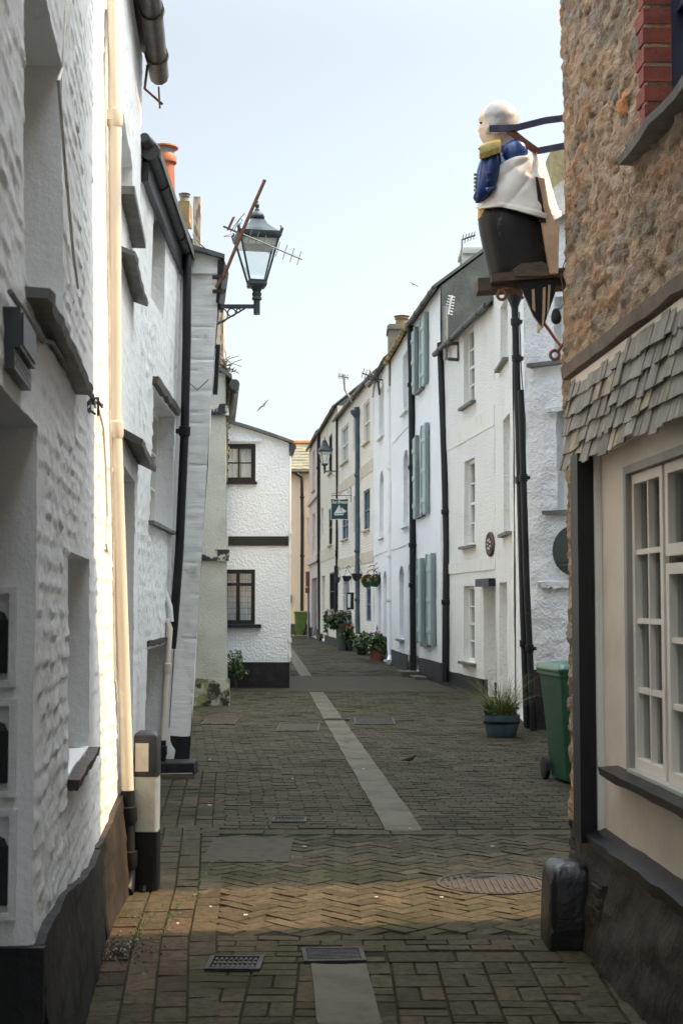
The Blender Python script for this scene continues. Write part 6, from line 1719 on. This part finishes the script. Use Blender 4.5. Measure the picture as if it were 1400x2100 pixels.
def scrap(name, label, c, s, m, group, cat):
    c = V(c); mb = MB(); n = 7; a0 = R.random()*6; pts = []
    for k in range(n):
        t = a0 + 2*math.pi*k/n; r = s*(.6 + .5*R.random())*(1.5 if k in (0,3) else 1); pts.append(c + V((r*math.cos(t), r*math.sin(t)*.8, .012 + s*.25*R.random())))
    mb.prism(pts, (0,0,.004)); o = mb.build(name, m); 
    for v in o.data.vertices: v.co -= c
    o.location = c
    for i in range(len(o.data.vertices)): pass
    return tag(o, label, cat, group)
for px, py in ((842,1556),(893,1561),(902,1565),(1005,1561),(1035,1564),(973,1583),(1102,1560),(1057,1600),(1090,1608),(947,1560),(875,1610)):
    scrap('fallen_leaf', 'small dark leaf scrap lying on the paving between channel and green bin', G(px,py), .022, MT['litter'], 'dark leaf scraps on the paving', 'leaf')
for px, py in ((432,1865),(365,1900),(503,1882),(430,1560),(625,1740),(430,1655),(840,1703),(770,1845),(905,1845),(1010,1740),(745,1580),(600,1600),(700,1530)):
    scrap('feather', 'small white feather or shell scrap lying on the brick paving', G(px,py), .010 if py > 1700 else .013, MT['feather'], 'white scraps on the paving', 'feather')
mb = MB(); mb.tube([G(1000,1528)+V((0,0,.014)), G(1030,1529)+V((0,0,.016))], .008, 6); o = mb.build('twig', MT['wood_old']); tag(o, 'short straw twig lying in front of the blue barrel planter', 'twig')
# debris heap by the near plinth
mb = MB()
for _ in range(420):
    t = R.uniform(0,6.283); r = abs(R.gauss(0,.11)); p = V((-1.02 + r*math.cos(t)*.75, 6.62 + r*math.sin(t)*1.5, .006 + max(0,.028-.14*r)*R.random()))
    s = R.uniform(.003,.010); k = 1 if R.random() < .8 else 9
    cc = V((1,1,1)) if k == 1 else V((7,9,12)); a = R.uniform(0,6.28)
    i = [mb.add(p + V((s*math.cos(a+q*2.09), s*math.sin(a+q*2.09), 0)), None, cc) for q in range(3)] + [mb.add(p+V((0,0,s*1.1)), None, cc)]
    mb.f += [[i[0],i[1],i[3]],[i[1],i[2],i[3]],[i[2],i[0],i[3]]]
tag(mb.build('debris', MT['litter']), 'heap of dark crumbs and white shell bits at the near wall foot', 'debris', kind='stuff')
# moss in the joints beside the drainpipe foot
mb = MB()
for _ in range(380):
    q = R.choice(((-1.06,7.45,.16,.25),(-.86,7.3,.03,.8),(-.98,6.9,.02,.5),(-.80,8.3,.02,.7),(-.62,9.1,.05,.04)))
    p = V((q[0]+R.gauss(0,q[2]*.5), q[1]+R.gauss(0,q[3]*.5), .002+R.random()*.005)); s = R.uniform(.004,.009); a = R.uniform(0,6.28)
    i = [mb.add(p + V((s*math.cos(a+k*2.09), s*math.sin(a+k*2.09), 0)), None, (.7,.9,.5)) for k in range(3)] + [mb.add(p+V((0,0,s*.8)), None, (1,1.2,.6))]
    mb.f += [[i[0],i[1],i[3]],[i[1],i[2],i[3]],[i[2],i[0],i[3]]]
tag(mb.build('moss', MT['leaf']), 'bright green moss in the joints by the cream drainpipe', 'moss', kind='stuff')

# ================================================================== LIGHT, SKY, CAMERA
SUN_EL = math.radians(50)
sd = V((-1, -.18, 0)).normalized()*math.cos(SUN_EL) + V((0,0,-math.sin(SUN_EL)))
sl = bpy.data.lights.new('sun', 'SUN'); sl.energy = 1.9; sl.angle = math.radians(.5); sl.color = (1.0,.62,.30)
so = bpy.data.objects.new('sun', sl); COL.objects.link(so); so.rotation_euler = sd.to_track_quat('-Z','Y').to_euler(); so.location = (10,0,20)
W = bpy.data.worlds.new('World'); S.world = W; W.use_nodes = True
nt = W.node_tree; bg = nt.nodes['Background']
sky = nt.nodes.new('ShaderNodeTexSky'); sky.sky_type = 'NISHITA'; sky.sun_disc = False
sky.sun_elevation = SUN_EL; sky.sun_rotation = math.atan2(1,.15); sky.altitude = 20; sky.air_density = 1.0; sky.dust_density = 2.5; sky.ozone_density = 1.0
hs = nt.nodes.new('ShaderNodeHueSaturation'); hs.inputs['Saturation'].default_value = .34
tcw = nt.nodes.new('ShaderNodeTexCoord'); sx = nt.nodes.new('ShaderNodeSeparateXYZ'); nt.links.new(tcw.outputs['Generated'], sx.inputs[0])
mr = nt.nodes.new('ShaderNodeMapRange'); mr.interpolation_type = 'SMOOTHSTEP'          # sky scaled for lighting: boosted overhead, dimmed near the horizon
for k_, v_ in (('From Min',.36),('From Max',.9),('To Min',.46),('To Max',2.5)): mr.inputs[k_].default_value = v_
nt.links.new(sx.outputs['Z'], mr.inputs['Value'])
vm = nt.nodes.new('ShaderNodeVectorMath'); vm.operation = 'SCALE'
nt.links.new(sky.outputs[0], hs.inputs['Color']); nt.links.new(hs.outputs[0], vm.inputs[0]); nt.links.new(mr.outputs['Result'], vm.inputs['Scale'])
vt = nt.nodes.new('ShaderNodeVectorMath'); vt.operation = 'MULTIPLY'; vt.inputs[1].default_value = (.955, 1.0, .985)
nt.links.new(vm.outputs[0], vt.inputs[0]); nt.links.new(vt.outputs[0], bg.inputs['Color'])
bg.inputs['Strength'].default_value = .15
cam = bpy.data.cameras.new('camera'); co = bpy.data.objects.new('camera', cam); COL.objects.link(co)
cam.sensor_fit = 'VERTICAL'; cam.sensor_height = 36.0; cam.lens = F/2100*36.0
co.location = (0,0,EYE); co.rotation_euler = (math.pi/2 + TH, 0, 0); cam.clip_end = 2000; cam.clip_start = .05
cam.dof.use_dof = True; cam.dof.focus_distance = 15.0; cam.dof.aperture_fstop = 8.0
S.camera = co
vs = S.view_settings; vs.view_transform = 'Standard'; vs.look = 'None'; vs.gamma = 1; vs.exposure = 1.85; vs.use_curve_mapping = False
S.cycles.max_bounces = 10; S.cycles.diffuse_bounces = 5; S.cycles.transparent_max_bounces = 24
S.cycles.use_denoising = True
